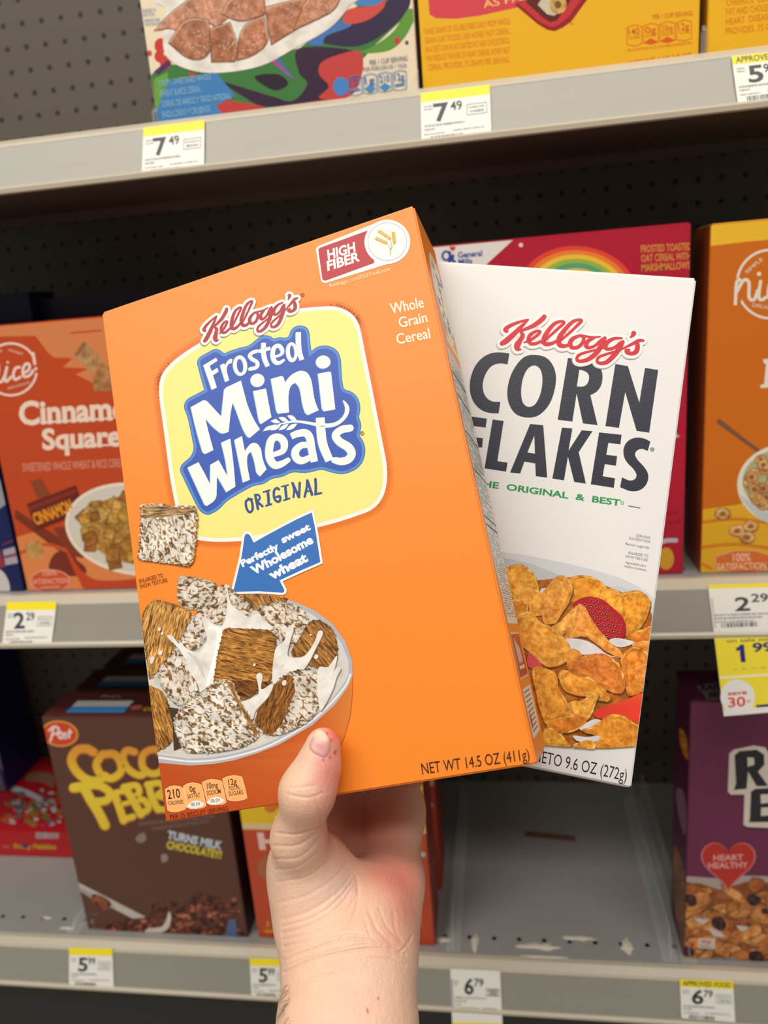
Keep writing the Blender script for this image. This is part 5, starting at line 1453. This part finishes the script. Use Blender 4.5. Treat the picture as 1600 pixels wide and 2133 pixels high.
# second word; its first letter runs on under the orange box
a.poly([(75, 785), (238, 806), (230, 866), (148, 856), (140, 928), (212, 938), (206, 1000), (130, 990), (112, 1128), (28, 1112)], K, 1)
a.poly([(276, 812), (350, 822), (308, 1090), (376, 1100), (366, 1160), (222, 1138)], K, 1)
a.poly([(526, 842), (614, 850), (640, 1200), (564, 1190), (560, 1105), (488, 1093), (460, 1172), (392, 1166)], K, 1, holes=[[(554, 920), (558, 1040), (508, 1032)]])
a.poly([(738, 866), (808, 872), (782, 1020), (870, 884), (942, 890), (850, 1030), (898, 1240), (820, 1228), (778, 1060), (752, 1218), (674, 1206)], K, 1)
a.poly([(986, 898), (1136, 914), (1128, 978), (1048, 968), (1034, 1048), (1106, 1056), (1098, 1120), (1024, 1110), (1010, 1190), (1092, 1204), (1084, 1268), (930, 1244)], K, 1)
a.poly(rl([(1328, 960), (1310, 1022), (1270, 1005), (1236, 1018), (1222, 1045), (1240, 1080), (1290, 1130), (1318, 1180), (1308, 1240), (1265, 1285), (1200, 1295), (1126, 1264), (1138, 1198), (1190, 1222), (1228, 1212), (1238, 1180), (1215, 1140), (1170, 1100), (1146, 1050), (1150, 990), (1185, 945), (1240, 930), (1290, 938)], 58, 3), K, 1)
GR = (40, 146, 74)
a.text('THE  ORIGINAL  &  BEST', (150, 1250), (1125, 1388), 40, GR, 2, .03)
a.stroke([(1182, 1388), (1258, 1402)], 3, (90, 96, 92), 2, smooth=False)
a.rim(ell(1340, 1012, 11, 11), 3, (110, 112, 116), 2); a.poly(ell(1340, 1012, 5, 5), (110, 112, 116), 2)
a.rim(ell(1140, 1368, 9, 10), 2.5, (110, 160, 120), 2)
cf.put(a, 'title_lettering', 'black capital lettering with a green line below')
a = cf.art()
script_logo(a, lambda x, y: (1035 + x / 5, 645 + y / 5), .2, 1, red=(202, 34, 48), edge=(238, 236, 234), sh=(196, 194, 192), grow=27)
cf.put(a, 'brand_lettering', 'red script lettering with white edge', lift=.0003)
a = cf.art().crop(1020, 1080, 3.677)
gy = (96, 94, 96)
for s, p, q, h in (('SERVING', (1122, 140), (1230, 158), 20), ('SUGGESTION', (1068, 160), (1227, 188), 20), ('Racion sugerida', (1040, 202), (1222, 234), 20), ('ENLARGED TO', (1062, 272), (1214, 298), 20), ('SHOW TEXTURE', (1040, 298), (1210, 330), 20), ('Agrandado para', (1040, 345), (1196, 372), 20), ('mostrar la textura', (1030, 372), (1198, 404), 20)):
    a.text(s, p, q, h, gy, 1)
a.text('NETO 9.6 OZ (272g)', (335, 1858), (1046, 2012), 90, (34, 34, 40), 1, up=(.13, -1))
cf.put(a, 'small_lettering')
# flakes
a = cf.art().crop(1020, 1080, 3.677)
a.poly([(-400, 280), (90, 258), (250, 275), (420, 310), (620, 350), (820, 400), (1000, 455), (1140, 520), (1230, 580), (1290, 660), (1300, 900), (-400, 900)], (206, 207, 210), 1)
a.poly([(-400, 300), (100, 300), (300, 340), (450, 400), (560, 440), (380, 560), (100, 420)], (188, 190, 194), 2)
a.poly([(860, 520), (1000, 520), (1140, 560), (1240, 640), (1260, 760), (1160, 840), (900, 640)], (196, 198, 202), 2)
low = [(-400, 500), (100, 440), (300, 480), (700, 440), (1000, 560), (1230, 700), (1300, 900), (1300, 1728), (1135, 1744), (900, 1758), (700, 1757), (440, 1736), (200, 1690), (-400, 1590)]
a.poly(low, (176, 98, 30), 3, 'flake')
a.poly([(380, 560), (400, 535), (430, 530), (470, 560), (400, 620)], (214, 214, 216), 3.5)
LY = [4]
def flake(pts, c, hl=True):
    l = LY[0]; LY[0] += 2
    sp = smooth_loop(pts, 4)
    rj = random.Random(len(pts) * 7 + int(pts[0][0]))
    sp = [(x + rj.uniform(-4, 4), y + rj.uniform(-4, 4)) for x, y in sp]
    lim = lambda x: float(np.interp(x, [-400, 200, 440, 700, 900, 1300], [1590, 1690, 1736, 1757, 1758, 1728]))
    sp = [(x, min(y, lim(x))) for x, y in sp]
    a.poly([(x + 6, min(y + 9, lim(x))) for x, y in sp], tuple(int(v * .52) for v in c), l, 'flake')
    a.poly(sp, c, l + .6, 'flake')
    cx, cy = np.mean(sp, axis=0)
    a.poly([(cx + (x - cx) * .74 - 3, cy + (y - cy) * .74 - 5) for x, y in sp], tuple(min(255, int(v * 1.06)) for v in c), l + 1.0, 'flake', ang=30)
    if hl:          # highlight drawn into the print along the upper side, broken here and there
        ns = len(sp); k = 0
        while k < ns:
            q = [sp[(k + j) % ns] for j in range(rj.randint(3, 6))]
            if q[0][1] < cy + 10 and rj.random() < .8:
                q = [(x + (cx - x) * .08, y + (cy - y) * .08 + 1) for x, y in q]
                a.stroke(q, [2] + [rj.uniform(4, 8) for _ in q[1:-1]] + [2], (238, 184, 92), l + 1.5, mat='flake')
            k += len(q)
milk = lambda pts: a.poly(pts, (228, 226, 228), LY[0] + 1.8, 'milk', smooth=True)
flake([(120, 395), (200, 350), (290, 372), (360, 460), (378, 590), (300, 570), (200, 480)], (222, 158, 50))
flake([(620, 450), (740, 436), (830, 470), (900, 530), (940, 600), (800, 660), (640, 640), (600, 520)], (214, 140, 38))
flake([(820, 590), (860, 545), (940, 540), (1010, 575), (1050, 680), (1020, 760), (900, 660)], (224, 158, 52))
flake([(1010, 580), (1100, 552), (1190, 575), (1235, 650), (1210, 740), (1160, 830), (1070, 900), (1010, 860), (1020, 720)], (216, 144, 44))
flake([(140, 400), (215, 460), (330, 520), (440, 620), (430, 720), (330, 740), (210, 640), (130, 520)], (224, 162, 60))
flake([(1040, 890), (1140, 860), (1260, 830), (1270, 960), (1120, 950)], (206, 122, 40))
berry = smooth_loop([(635, 655), (740, 600), (860, 620), (950, 690), (1020, 760), (1042, 860), (1010, 925), (930, 925), (850, 870), (780, 760), (700, 700)], 5)
a.poly([(x + 4, y + 5) for x, y in berry], (90, 16, 26), LY[0]); a.poly(berry, (172, 30, 40), LY[0] + 1)
rr = random.Random(2)
for x in range(660, 1040, 42):
    for j, y in enumerate(range(615, 920, 44)):
        xx = x + (20 if j % 2 else 0) + (y - 615) * .25
        yy = y + (x - 660) * .12
        if ((xx - 868) * .72 + (yy - 770) * .69) ** 2 / 205 ** 2 + ((xx - 868) * -.69 + (yy - 770) * .72) ** 2 / 112 ** 2 > .8: continue
        a.poly(ell(xx, yy, 20, 16, 30, 12), (206, 62, 66), LY[0] + 1.35); a.poly(ell(xx + 2, yy + 3, 15, 11, 30, 12), (104, 14, 24), LY[0] + 1.7); a.poly(ell(xx + 4, yy + 5, 6, 4, 30, 8), (226, 150, 110), LY[0] + 2.05)
LY[0] += 2
flake([(150, 640), (220, 620), (290, 660), (280, 730), (180, 740)], (206, 134, 42))
flake([(400, 580), (520, 440), (600, 460), (636, 530), (610, 640), (560, 720), (500, 800), (420, 800), (395, 700)], (222, 152, 64))
flake([(455, 850), (540, 790), (640, 690), (650, 740), (600, 860), (520, 900)], (226, 162, 74))
flake([(560, 930), (620, 820), (650, 690), (690, 655), (740, 690), (790, 790), (880, 900), (1022, 1040), (1010, 1070), (900, 1020), (790, 940), (700, 900)], (224, 150, 66))
milk([(580, 925), (700, 925), (800, 965), (900, 1040), (990, 1065), (860, 1050), (700, 1040), (610, 1000)])
LY[0] += 1
milk([(915, 935), (960, 915), (1040, 925), (1110, 950), (1020, 985), (960, 975)])
LY[0] += 2
flake([(200, 740), (300, 710), (390, 790), (500, 850), (570, 910), (620, 1010), (570, 1110), (430, 1130), (300, 1020), (180, 900)], (226, 158, 60))
flake([(620, 1000), (660, 1000), (710, 1045), (640, 1110), (590, 1130), (600, 1060)], (222, 150, 60))
flake([(1090, 960), (1150, 940), (1280, 960), (1250, 1080), (1150, 1020)], (220, 140, 56))
flake([(590, 1140), (680, 1060), (800, 1035), (900, 1045), (990, 1110), (1040, 1230), (1010, 1340), (860, 1300), (700, 1220)], (208, 122, 48))
flake([(1000, 1080), (1080, 980), (1160, 990), (1215, 1040), (1230, 1180), (1170, 1320), (1060, 1352), (1040, 1220)], (216, 132, 44))
flake([(1110, 1150), (1200, 1110), (1240, 1200), (1180, 1300), (1130, 1250)], (224, 142, 60))
a.poly([(296, 1030), (340, 1050), (395, 1110), (402, 1150), (330, 1150), (290, 1120)], (216, 84, 84), LY[0], smooth=True); LY[0] += 1
flake([(530, 1170), (600, 1160), (670, 1205), (740, 1210), (830, 1260), (915, 1350), (900, 1400), (760, 1370), (600, 1330), (540, 1260)], (222, 150, 52))
s2 = smooth_loop([(790, 1490), (880, 1440), (1020, 1400), (1190, 1345), (1200, 1580), (1100, 1550), (1000, 1520), (860, 1535)], 5)
a.poly(s2, lambda x, y: (216 + (x - 1235) * .18, 62 + max(0, 1470 - y) * .9, 44), LY[0] + 1); LY[0] += 2
flake([(330, 1150), (430, 1145), (510, 1190), (525, 1290), (590, 1400), (610, 1500), (520, 1580), (420, 1560), (360, 1350)], (224, 152, 54))
flake([(600, 1410), (700, 1395), (770, 1345), (815, 1330), (835, 1360), (800, 1440), (770, 1520), (700, 1560), (620, 1520)], (224, 160, 66))
flake([(430, 1590), (520, 1530), (660, 1500), (740, 1540), (700, 1600), (600, 1640), (500, 1630)], (210, 126, 42))
milk([(690, 1605), (770, 1545), (830, 1535), (860, 1560), (780, 1600), (720, 1620)])
LY[0] += 2
flake([(700, 1620), (800, 1580), (910, 1500), (1000, 1500), (1080, 1540), (1160, 1600), (1150, 1745), (960, 1760), (790, 1750), (830, 1680), (780, 1650)], (214, 138, 44))
milk([(640, 1660), (740, 1670), (850, 1662), (800, 1710), (680, 1705)])
LY[0] += 2
flake([(430, 1600), (530, 1635), (590, 1700), (620, 1750), (450, 1745), (400, 1700)], (216, 152, 52))
flake([(640, 1730), (720, 1700), (790, 1700), (800, 1755), (660, 1755)], (222, 156, 56))
cf.put(a, 'flakes_picture', 'printed heap of corn flakes, strawberries and milk')

# ------------------------------------------------------------ the hand
def cc(px, py, z):                        # camera-space point
    return np.array([(px - CX) / FPX * z, (py - CY) / FPX * z, z])
def cf_back(px, py, off):                 # a point behind the white box, off metres past its back
    p0 = CT - vn * (CD + off)
    d = np.array([(px - CX) / FPX, (py - CY) / FPX, 1.0])
    return d * (p0 @ vn) / (d @ vn)
def mw_front(px, py, off):
    p0 = MWT + MWn * off
    d = np.array([(px - CX) / FPX, (py - CY) / FPX, 1.0])
    return d * (p0 @ MWn) / (d @ MWn)

PR = []                                   # rounded cones: a, b, ra, rb, blend
def cone(a, b, ra, rb, k=.006): PR.append((a, b, ra, rb, k))
rp = lambda r, z: r * z / FPX
# forearm and wrist (two bones side by side), thick end towards us
def arm(y0, z0, y1, z1, l0, r0_, l1, r1_):
    for t in (0, .5, 1):
        x0_ = l0 + (r0_ - l0) * t; x1_ = l1 + (r1_ - l1) * t
        R0, R1 = .0205 * z0 / .36, .0205 * z1 / .36
        q0 = R0 * FPX / z0; q1 = R1 * FPX / z1
        xa = l0 + q0 + (r0_ - l0 - 2 * q0) * t; xb = l1 + q1 + (r1_ - l1 - 2 * q1) * t
        cone(cc(xa, y0, z0), cc(xb, y1, z1), R0, R1, .010)
arm(1985, .372, 2133, .352, 594, 862, 586, 862)
arm(2133, .352, 2700, .290, 586, 862, 545, 905)
arm(1900, .388, 1985, .372, 578, 866, 594, 862)
# thenar (ball of the thumb)
cone(cc(640, 1800, .388), cc(655, 1905, .386), rp(76, .388), rp(78, .386), .010)
cone(cc(660, 1850, .384), cc(690, 1945, .380), rp(74, .384), rp(60, .38), .012)
# thumb: base, middle, tip lying on the orange box
tipc = mw_front(673, 1553, .0112)
mid = mw_front(638, 1655, .0125)
cone(tipc, cc(640, 1648, mid[2]), rp(37, tipc[2]), rp(52, mid[2]), .004)
cone(mw_front(668, 1600, .0105), cc(642, 1650, mid[2]), rp(42, tipc[2]), rp(50, mid[2]), .005)
cone(cc(640, 1648, mid[2]), cc(622, 1745, .368), rp(52, mid[2]), rp(49, .368), .006)
cone(cc(622, 1745, .368), cc(640, 1810, .386), rp(50, .368), rp(72, .386), .010)
# heel of the hand on the little-finger side, palm sheet, web
cone(cc(834, 1590, .470), cc(832, 1690, .440), .0100, .0108, .010)
cone(cc(832, 1690, .440), cc(826, 1830, .408), .0108, rp(48, .408), .018)
cone(cc(800, 1690, .450), cc(795, 1830, .416), .0110, .0130, .016)
cone(cc(780, 1640, .474), cc(790, 1760, .446), .012, .012, .010)
cone(cc(715, 1640, .474), cc(725, 1760, .450), .012, .012, .010)
cone(cc(826, 1830, .408), cc(812, 1930, .388), rp(46, .408), rp(52, .388), .010)
cone(cc(735, 1760, .452), cc(745, 1900, .412), .013, .016, .010)
cone(cc(790, 1720, .452), cc(785, 1850, .422), .012, .014, .010)
cone(cc(690, 1730, .448), cc(720, 1850, .415), .013, .015, .010)
cone(cc(655, 1740, .415), cc(700, 1700, .455), .013, .012, .009)
# fingers, running up behind the white box
for px0, px1, top, r in ((662, 668, 1235, .0088), (722, 722, 1190, .0090), (780, 772, 1225, .0086), (836, 822, 1330, .0076)):
    kz = cc(px0, 1690, .462 if px0 < 800 else .452)
    k2 = cf_back(px0 + 2, 1560, r + .004)
    k3 = cf_back(px1, (1560 + top) / 2 + 40, r + .0012)
    k4 = cf_back(px1 - 2, top + 70, r + .0004)
    k5 = cf_back(px1 - 4, top, r * .85 + .0002)
    bend = (kz + k2) / 2 + np.array([0, 0, .004])
    cone(kz, bend, r * 1.25, r * 1.15, .004); cone(bend, k2, r * 1.15, r * 1.1, .003)
    cone(k2, k3, r * 1.08, r * .98, .0016); cone(k3, k4, r * .98, r * .9, .0016); cone(k4, k5, r * .9, r * .8, .0016)

def sdf(P):
    """P: (N,3) float32"""
    d = None
    for a, b, ra, rb, k in PR:
        a = a.astype(np.float32); ba = (b - a).astype(np.float32)
        t = np.clip(((P - a) @ ba) / float(ba @ ba), 0, 1)
        dd = np.linalg.norm(P - a - t[:, None] * ba, axis=1) - (ra + (rb - ra) * t)
        if d is None: d = dd
        else:
            h = np.maximum(k - np.abs(d - dd), 0) / k
            d = np.minimum(d, dd) - h * h * k * .25
    return d

def surface_net(lo, hi, step):
    n = [int((hi[i] - lo[i]) / step) + 1 for i in range(3)]
    xs = [np.float32(lo[i]) + np.float32(step) * np.arange(n[i], dtype=np.float32) for i in range(3)]
    F = np.empty(n, np.float32)
    for i in range(n[0]):
        Y, Z = np.meshgrid(xs[1], xs[2], indexing='ij')
        F[i] = sdf(np.stack([np.full(Y.size, xs[0][i], np.float32), Y.ravel(), Z.ravel()], 1)).reshape(Y.shape)
    ins = F < 0
    c = np.zeros([m_ - 1 for m_ in n], np.int8)
    offs = [(i, j, k) for i in (0, 1) for j in (0, 1) for k in (0, 1)]
    sl = lambda o: tuple(slice(o[q], n[q] - 1 + o[q]) for q in range(3))
    for o in offs: c += ins[sl(o)]
    act = (c > 0) & (c < 8)
    I = np.argwhere(act)
    idx = -np.ones(act.shape, np.int64); idx[act] = np.arange(len(I))
    acc = np.zeros((len(I), 3)); cnt = np.zeros(len(I))
    for o in offs:
        for ax in range(3):
            if o[ax]: continue
            o2 = list(o); o2[ax] = 1
            A = F[tuple((I + o).T)]; B = F[tuple((I + o2).T)]
            cr = (A < 0) != (B < 0)
            t = np.where(cr, A / np.where(cr, A - B, 1), 0)
            p = np.tile(np.array(o, float), (len(I), 1)); p[:, ax] = t
            acc[cr] += p[cr]; cnt[cr] += 1
    V = np.array(lo) + step * (I + acc / cnt[:, None])
    Q = []
    for ax in range(3):
        b_, c_ = (ax + 1) % 3, (ax + 2) % 3
        s0 = [slice(0, n[q] - 1) for q in range(3)]; s1 = list(s0); s1[ax] = slice(1, n[ax])
        A = ins[tuple(s0)]; B = ins[tuple(s1)]
        E = np.argwhere(A != B); E = E[(E[:, b_] > 0) & (E[:, c_] > 0)]
        if not len(E): continue
        fl = A[tuple(E.T)]
        def g(db, dc):
            e = E.copy(); e[:, b_] -= db; e[:, c_] -= dc; return idx[tuple(e.T)]
        q = np.stack([g(1, 1), g(0, 1), g(0, 0), g(1, 0)], 1)
        q[~fl] = q[~fl][:, ::-1]
        Q.append(q)
    return V, np.concatenate(Q)

V, Q = surface_net((-.075, .050, .262), (.048, .345, .535), .00125)
Q = Q[(Q >= 0).all(1)]
# relax a little
N_ = len(V)
e0 = Q.ravel(); e1 = np.roll(Q, -1, 1).ravel()
for it in range(3):
    S = np.zeros_like(V); cN = np.zeros(N_)
    np.add.at(S, e0, V[e1]); np.add.at(S, e1, V[e0]); np.add.at(cN, e0, 1); np.add.at(cN, e1, 1)
    V = V * .5 + .5 * S / np.maximum(cN, 1)[:, None]
def normals(V):
    e = .0006; n = np.zeros_like(V)
    for ax in range(3):
        d = np.zeros(3); d[ax] = e
        n[:, ax] = sdf((V + d).astype(np.float32)) - sdf((V - d).astype(np.float32))
    return n / (np.linalg.norm(n, axis=1)[:, None] + 1e-9)
tmp = bpy.data.meshes.new('t'); tmp.from_pydata(V.tolist(), [], Q.tolist()); tmp.update()
to = bpy.data.objects.new('t', tmp); COL.objects.link(to)
sm = to.modifiers.new('s', 'SUBSURF'); sm.levels = 1; sm.render_levels = 1
bpy.context.view_layer.update()
m2_ = bpy.data.meshes.new_from_object(to.evaluated_get(bpy.context.evaluated_depsgraph_get()))
V = np.empty(len(m2_.vertices) * 3); m2_.vertices.foreach_get('co', V); V = V.reshape(-1, 3)
Q = np.empty(len(m2_.loops), np.int32); m2_.loops.foreach_get('vertex_index', Q); Q = Q.reshape(-1, 4)
bpy.data.objects.remove(to); bpy.data.meshes.remove(tmp); bpy.data.meshes.remove(m2_)
N_ = len(V)
NV_ = normals(V)
U = np.stack([V[:, 0] / V[:, 2] * FPX + CX, V[:, 1] / V[:, 2] * FPX + CY], 1)
facing = -(NV_ * V).sum(1) / np.linalg.norm(V, axis=1)
near = (facing > .02) & (U[:, 1] > 1480)
# creases of the palm, wrist and thumb: (points, depth mm, width px)
CR_ = [
    ([(598, 1655), (640, 1662), (672, 1652)], .45, 4), ([(600, 1643), (630, 1640), (655, 1636)], .2, 4),
    ([(575, 1735), (620, 1738), (668, 1722)], .5, 4), ([(570, 1762), (622, 1760), (672, 1726)], .35, 5), ([(572, 1790), (625, 1785), (668, 1745)], .3, 5),
    ([(592, 2026), (650, 2000), (730, 1980), (800, 1975), (845, 1988)], .7, 5), ([(590, 2000), (650, 1978), (720, 1955), (790, 1962), (828, 1972)], .45, 5),
    ([(592, 1972), (660, 1955), (720, 1930), (742, 1900)], .45, 5), ([(590, 1945), (650, 1925), (705, 1890), (740, 1840)], .4, 6),
    ([(588, 1915), (640, 1900), (700, 1862), (738, 1815)], .25, 6), ([(584, 1880), (640, 1865), (695, 1830), (728, 1790)], .2, 6),
    ([(744, 1830), (746, 1870), (735, 1915), (712, 1955)], .5, 6), ([(770, 1900), (785, 1935), (815, 1965)], .3, 6),
    ([(598, 2060), (650, 2040), (700, 2030)], .2, 6), ([(820, 1900), (825, 1940), (850, 1975)], .25, 6),
    ([(573, 1812), (620, 1806), (660, 1778)], .3, 4), ([(574, 1838), (640, 1826), (690, 1790)], .22, 4), ([(588, 1930), (650, 1912), (700, 1878), (742, 1826)], .35, 3.5),
    ([(590, 1958), (655, 1940), (712, 1908), (742, 1868)], .35, 3.5), ([(592, 1985), (650, 1965), (712, 1944), (752, 1945)], .3, 3.5), ([(760, 1915), (772, 1950), (800, 1975)], .3, 4),
    ([(790, 1890), (806, 1930), (838, 1962)], .25, 4), ([(830, 1985), (846, 1970), (858, 1950)], .4, 4), ([(775, 1995), (815, 2000), (845, 2010)], .25, 5), ([(600, 1650), (596, 1670)], .3, 3),
    ([(594, 2012), (660, 1990), (740, 1970), (800, 1968)], .3, 3), ([(655, 1660), (668, 1690), (670, 1715)], .25, 4),
]
dep = np.zeros(N_)
for pts, d, w in CR_:
    Pp = np.array(smooth_path(pts, 8)); best = np.full(N_, 1e9)
    for i in range(len(Pp) - 1):
        a_, b_ = Pp[i], Pp[i + 1]; ab = b_ - a_
        t = np.clip(((U - a_) @ ab) / (ab @ ab), 0, 1)
        best = np.minimum(best, np.linalg.norm(U - a_ - t[:, None] * ab, axis=1))
    dep = np.maximum(dep, d * .00115 * np.exp(-(best / (w * .72)) ** 2))
    dep -= d * .00030 * np.exp(-((best - w * 1.8) / (w * 1.0)) ** 2)
V2 = V - NV_ * (dep * near)[:, None]
# keep the flesh off the cards it presses on
sd = (V2 - MWT) @ MWn
onmw = (U[:, 1] < 1700) & (V2[:, 2] < .40)
V2[onmw] += np.outer(np.maximum(.0004 - sd[onmw], 0), MWn)
sd = (V2 - (CT - vn * CD)) @ vn; onb = (U[:, 1] < 1640) & (V2[:, 2] > .43)
V2[onb] -= np.outer(np.maximum(sd[onb] + .0003, 0), vn)
sd = (V2 - (MWT - MWb * MWH / 2)) @ (-MWb); sf = (V2 - MWT) @ MWn
onf = (sd < .0018) & (sf < -.0002) & (sf > -MWD - .001) & (U[:, 1] > 1560)
V2[onf] -= np.outer(.0018 - sd[onf], MWb)
# skin colour: warm with red places
base = np.tile(np.array([232., 190., 164.]), (N_, 1))
def spot(cx, cy, rx, ry, c, s, ang=0):
    global base
    q = U - (cx, cy); ca, sa = math.cos(math.radians(ang)), math.sin(math.radians(ang))
    x = (q[:, 0] * ca + q[:, 1] * sa) / rx; y = (-q[:, 0] * sa + q[:, 1] * ca) / ry
    w = (s * np.exp(-(x * x + y * y)))[:, None]; base = base * (1 - w) + np.array(c, float) * w
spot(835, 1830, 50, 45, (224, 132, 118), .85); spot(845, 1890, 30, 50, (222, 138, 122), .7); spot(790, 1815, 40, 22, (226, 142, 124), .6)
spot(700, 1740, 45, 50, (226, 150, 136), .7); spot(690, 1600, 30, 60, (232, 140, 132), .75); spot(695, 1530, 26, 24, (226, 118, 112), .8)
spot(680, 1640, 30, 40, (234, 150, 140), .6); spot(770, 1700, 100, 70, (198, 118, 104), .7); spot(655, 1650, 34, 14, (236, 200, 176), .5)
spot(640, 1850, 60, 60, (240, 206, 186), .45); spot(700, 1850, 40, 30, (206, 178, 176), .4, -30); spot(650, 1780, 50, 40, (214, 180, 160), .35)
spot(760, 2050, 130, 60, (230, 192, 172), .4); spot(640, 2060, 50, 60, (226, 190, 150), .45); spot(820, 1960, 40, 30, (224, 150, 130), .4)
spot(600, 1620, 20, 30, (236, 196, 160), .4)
for x, y in ((672, 1524), (681, 1528), (690, 1542), (699, 1566), (697, 1569), (688, 1578), (674, 1583), (765, 2103), (766, 2108), (788, 2080)): spot(x, y, 2.2, 3.2, (176, 62, 58), .8)
Vw = (RW @ V2.T).T + CAM
wr = CAM + RW @ cc(722, 2100, .36)
hand = empty('person', Matrix.Translation(tuple(wr)), "person's bare left hand and forearm gripping both cereal boxes, thumb in front", 'person')

def skin_mat():
    mt, nt, b = new_mat('skin'); L = nt.links.new
    at = nt.nodes.new('ShaderNodeAttribute'); at.attribute_name = 'Tone'
    tc = nt.nodes.new('ShaderNodeTexCoord')
    n1 = nt.nodes.new('ShaderNodeTexNoise'); n1.inputs['Scale'].default_value = 90; n1.inputs['Detail'].default_value = 5
    r = nt.nodes.new('ShaderNodeMapRange'); r.inputs['To Min'].default_value = .90; r.inputs['To Max'].default_value = 1.10
    vm = nt.nodes.new('ShaderNodeVectorMath'); vm.operation = 'SCALE'
    L(tc.outputs['Object'], n1.inputs['Vector']); L(n1.outputs['Fac'], r.inputs['Value'])
    L(at.outputs['Color'], vm.inputs[0]); L(r.outputs['Result'], vm.inputs['Scale']); L(vm.outputs[0], b.inputs['Base Color'])
    mp = nt.nodes.new('ShaderNodeMapping'); mp.inputs['Scale'].default_value = (1, .35, .5); mp.inputs['Rotation'].default_value = (.3, .5, .5)
    n2 = nt.nodes.new('ShaderNodeTexNoise'); n2.inputs['Scale'].default_value = 420; n2.inputs['Detail'].default_value = 4
    n3 = nt.nodes.new('ShaderNodeTexVoronoi'); n3.inputs['Scale'].default_value = 900
    ad = nt.nodes.new('ShaderNodeMath'); ad.operation = 'MULTIPLY_ADD'; ad.inputs[1].default_value = .35
    L(tc.outputs['Object'], mp.inputs['Vector']); L(mp.outputs[0], n2.inputs['Vector']); L(tc.outputs['Object'], n3.inputs['Vector'])
    L(n3.outputs['Distance'], ad.inputs[0]); L(n2.outputs['Fac'], ad.inputs[2])
    bp = nt.nodes.new('ShaderNodeBump'); bp.inputs['Strength'].default_value = .45; bp.inputs['Distance'].default_value = .0007
    L(ad.outputs[0], bp.inputs['Height']); L(bp.outputs['Normal'], b.inputs['Normal'])
    b.inputs['Roughness'].default_value = .48
    b.inputs['Subsurface Weight'].default_value = .25; b.inputs['Subsurface Radius'].default_value = (1.0, .35, .2); b.inputs['Subsurface Scale'].default_value = .003
    return mt
o = mesh_obj('hand_and_forearm', Vw - wr, [tuple(int(i) for i in q) for q in Q], skin_mat(), hand, True)
ca = o.data.color_attributes.new('Tone', 'FLOAT_COLOR', 'POINT')
bl_ = base / 255.0; bl_ = np.where(bl_ <= .04045, bl_ / 12.92, ((bl_ + .055) / 1.055) ** 2.4)
ca.data.foreach_set('color', np.c_[bl_, np.ones(N_)].astype(np.float32).ravel())

# thumbnail: a curved plate following the thumb
def cast(px, py, off=0.0):
    d = np.array([(px - CX) / FPX, (py - CY) / FPX, 1.0]); t = .30
    for _ in range(70):
        s = float(sdf((d * t)[None].astype(np.float32))[0]) - off
        t += s * .8
        if abs(s) < 1e-5: break
    return d * t
nail = smooth_loop([(664, 1520), (674, 1523), (684, 1536), (688, 1553), (685, 1568), (677, 1577), (663, 1574), (649, 1565), (644, 1554), (648, 1541), (656, 1527)], 4)
cx_, cy_ = 665, 1547
rings = []; top_ = []
for s in (1.0, .92, .7, .45, .2):
    for x, y in nail: top_.append(cast(cx_ + (x - cx_) * s, cy_ + (y - cy_) * s, .00055 if s < 1 else -.0001))
top_.append(cast(cx_, cy_, .0006))
n_ = len(nail); F_ = []
for r_ in range(4):
    for i in range(n_): F_.append((r_ * n_ + i, r_ * n_ + (i + 1) % n_, (r_ + 1) * n_ + (i + 1) % n_, (r_ + 1) * n_ + i))
for i in range(n_): F_.append((4 * n_ + i, 4 * n_ + (i + 1) % n_, 5 * n_))
T_ = np.array(top_); Tw = (RW @ T_.T).T + CAM - wr
mt, nt, b_ = new_mat('nail'); at = nt.nodes.new('ShaderNodeAttribute'); at.attribute_name = 'Tone'
nt.links.new(at.outputs['Color'], b_.inputs['Base Color']); b_.inputs['Roughness'].default_value = .3
no = mesh_obj('thumbnail', Tw, F_, mt, hand, True)
ca = no.data.color_attributes.new('Tone', 'FLOAT_COLOR', 'POINT'); buf = []
for p in T_:
    x, y = p[0] / p[2] * FPX + CX, p[1] / p[2] * FPX + CY
    t = min(1, max(0, ((y - x * .25) - 1366) / 9)); u = min(1, max(0, (x - 640) / 30))
    tip = np.array([240, 212, 184]); bed = np.array([222, 166, 158]); c = tip * (1 - t) + bed * t
    g = math.exp(-((x - 674) ** 2 + (y - 1562) ** 2) / 180); c = c * (1 - .4 * g) + np.array([222, 140, 150]) * .4 * g
    buf.extend((*lin(c), 1))
ca.data.foreach_set('color', buf)
no['label'] = 'pinkish thumbnail with paler free edge'

# a few fine hairs on the edge of the forearm
rh = random.Random(5); cu = bpy.data.curves.new('arm_hair', 'CURVE'); cu.dimensions = '3D'; cu.bevel_depth = .00005; cu.bevel_resolution = 1
for k in range(46):
    py = rh.uniform(2050, 2160); px = 590 + rh.uniform(-1, 16)
    p = cast(px, py, 0) if px > 592 else cast(596, py, 0)
    v = np.array([-rh.uniform(.5, 1.2), rh.uniform(.2, 1.2), rh.uniform(-.5, .5)]); v /= np.linalg.norm(v)
    L_ = rh.uniform(.003, .007)
    sp = cu.splines.new('POLY'); sp.points.add(3)
    for j in range(4):
        q = p + v * L_ * j / 3 + np.array([0, 1, 0]) * L_ * .12 * j * j / 3
        w = RW @ q + CAM - wr; sp.points[j].co = (*w, 1)
ho = bpy.data.objects.new('arm_hair', cu); cu.materials.append(plain('hair', (120, 92, 70), .5)); link(ho, hand); ho['kind'] = 'stuff'
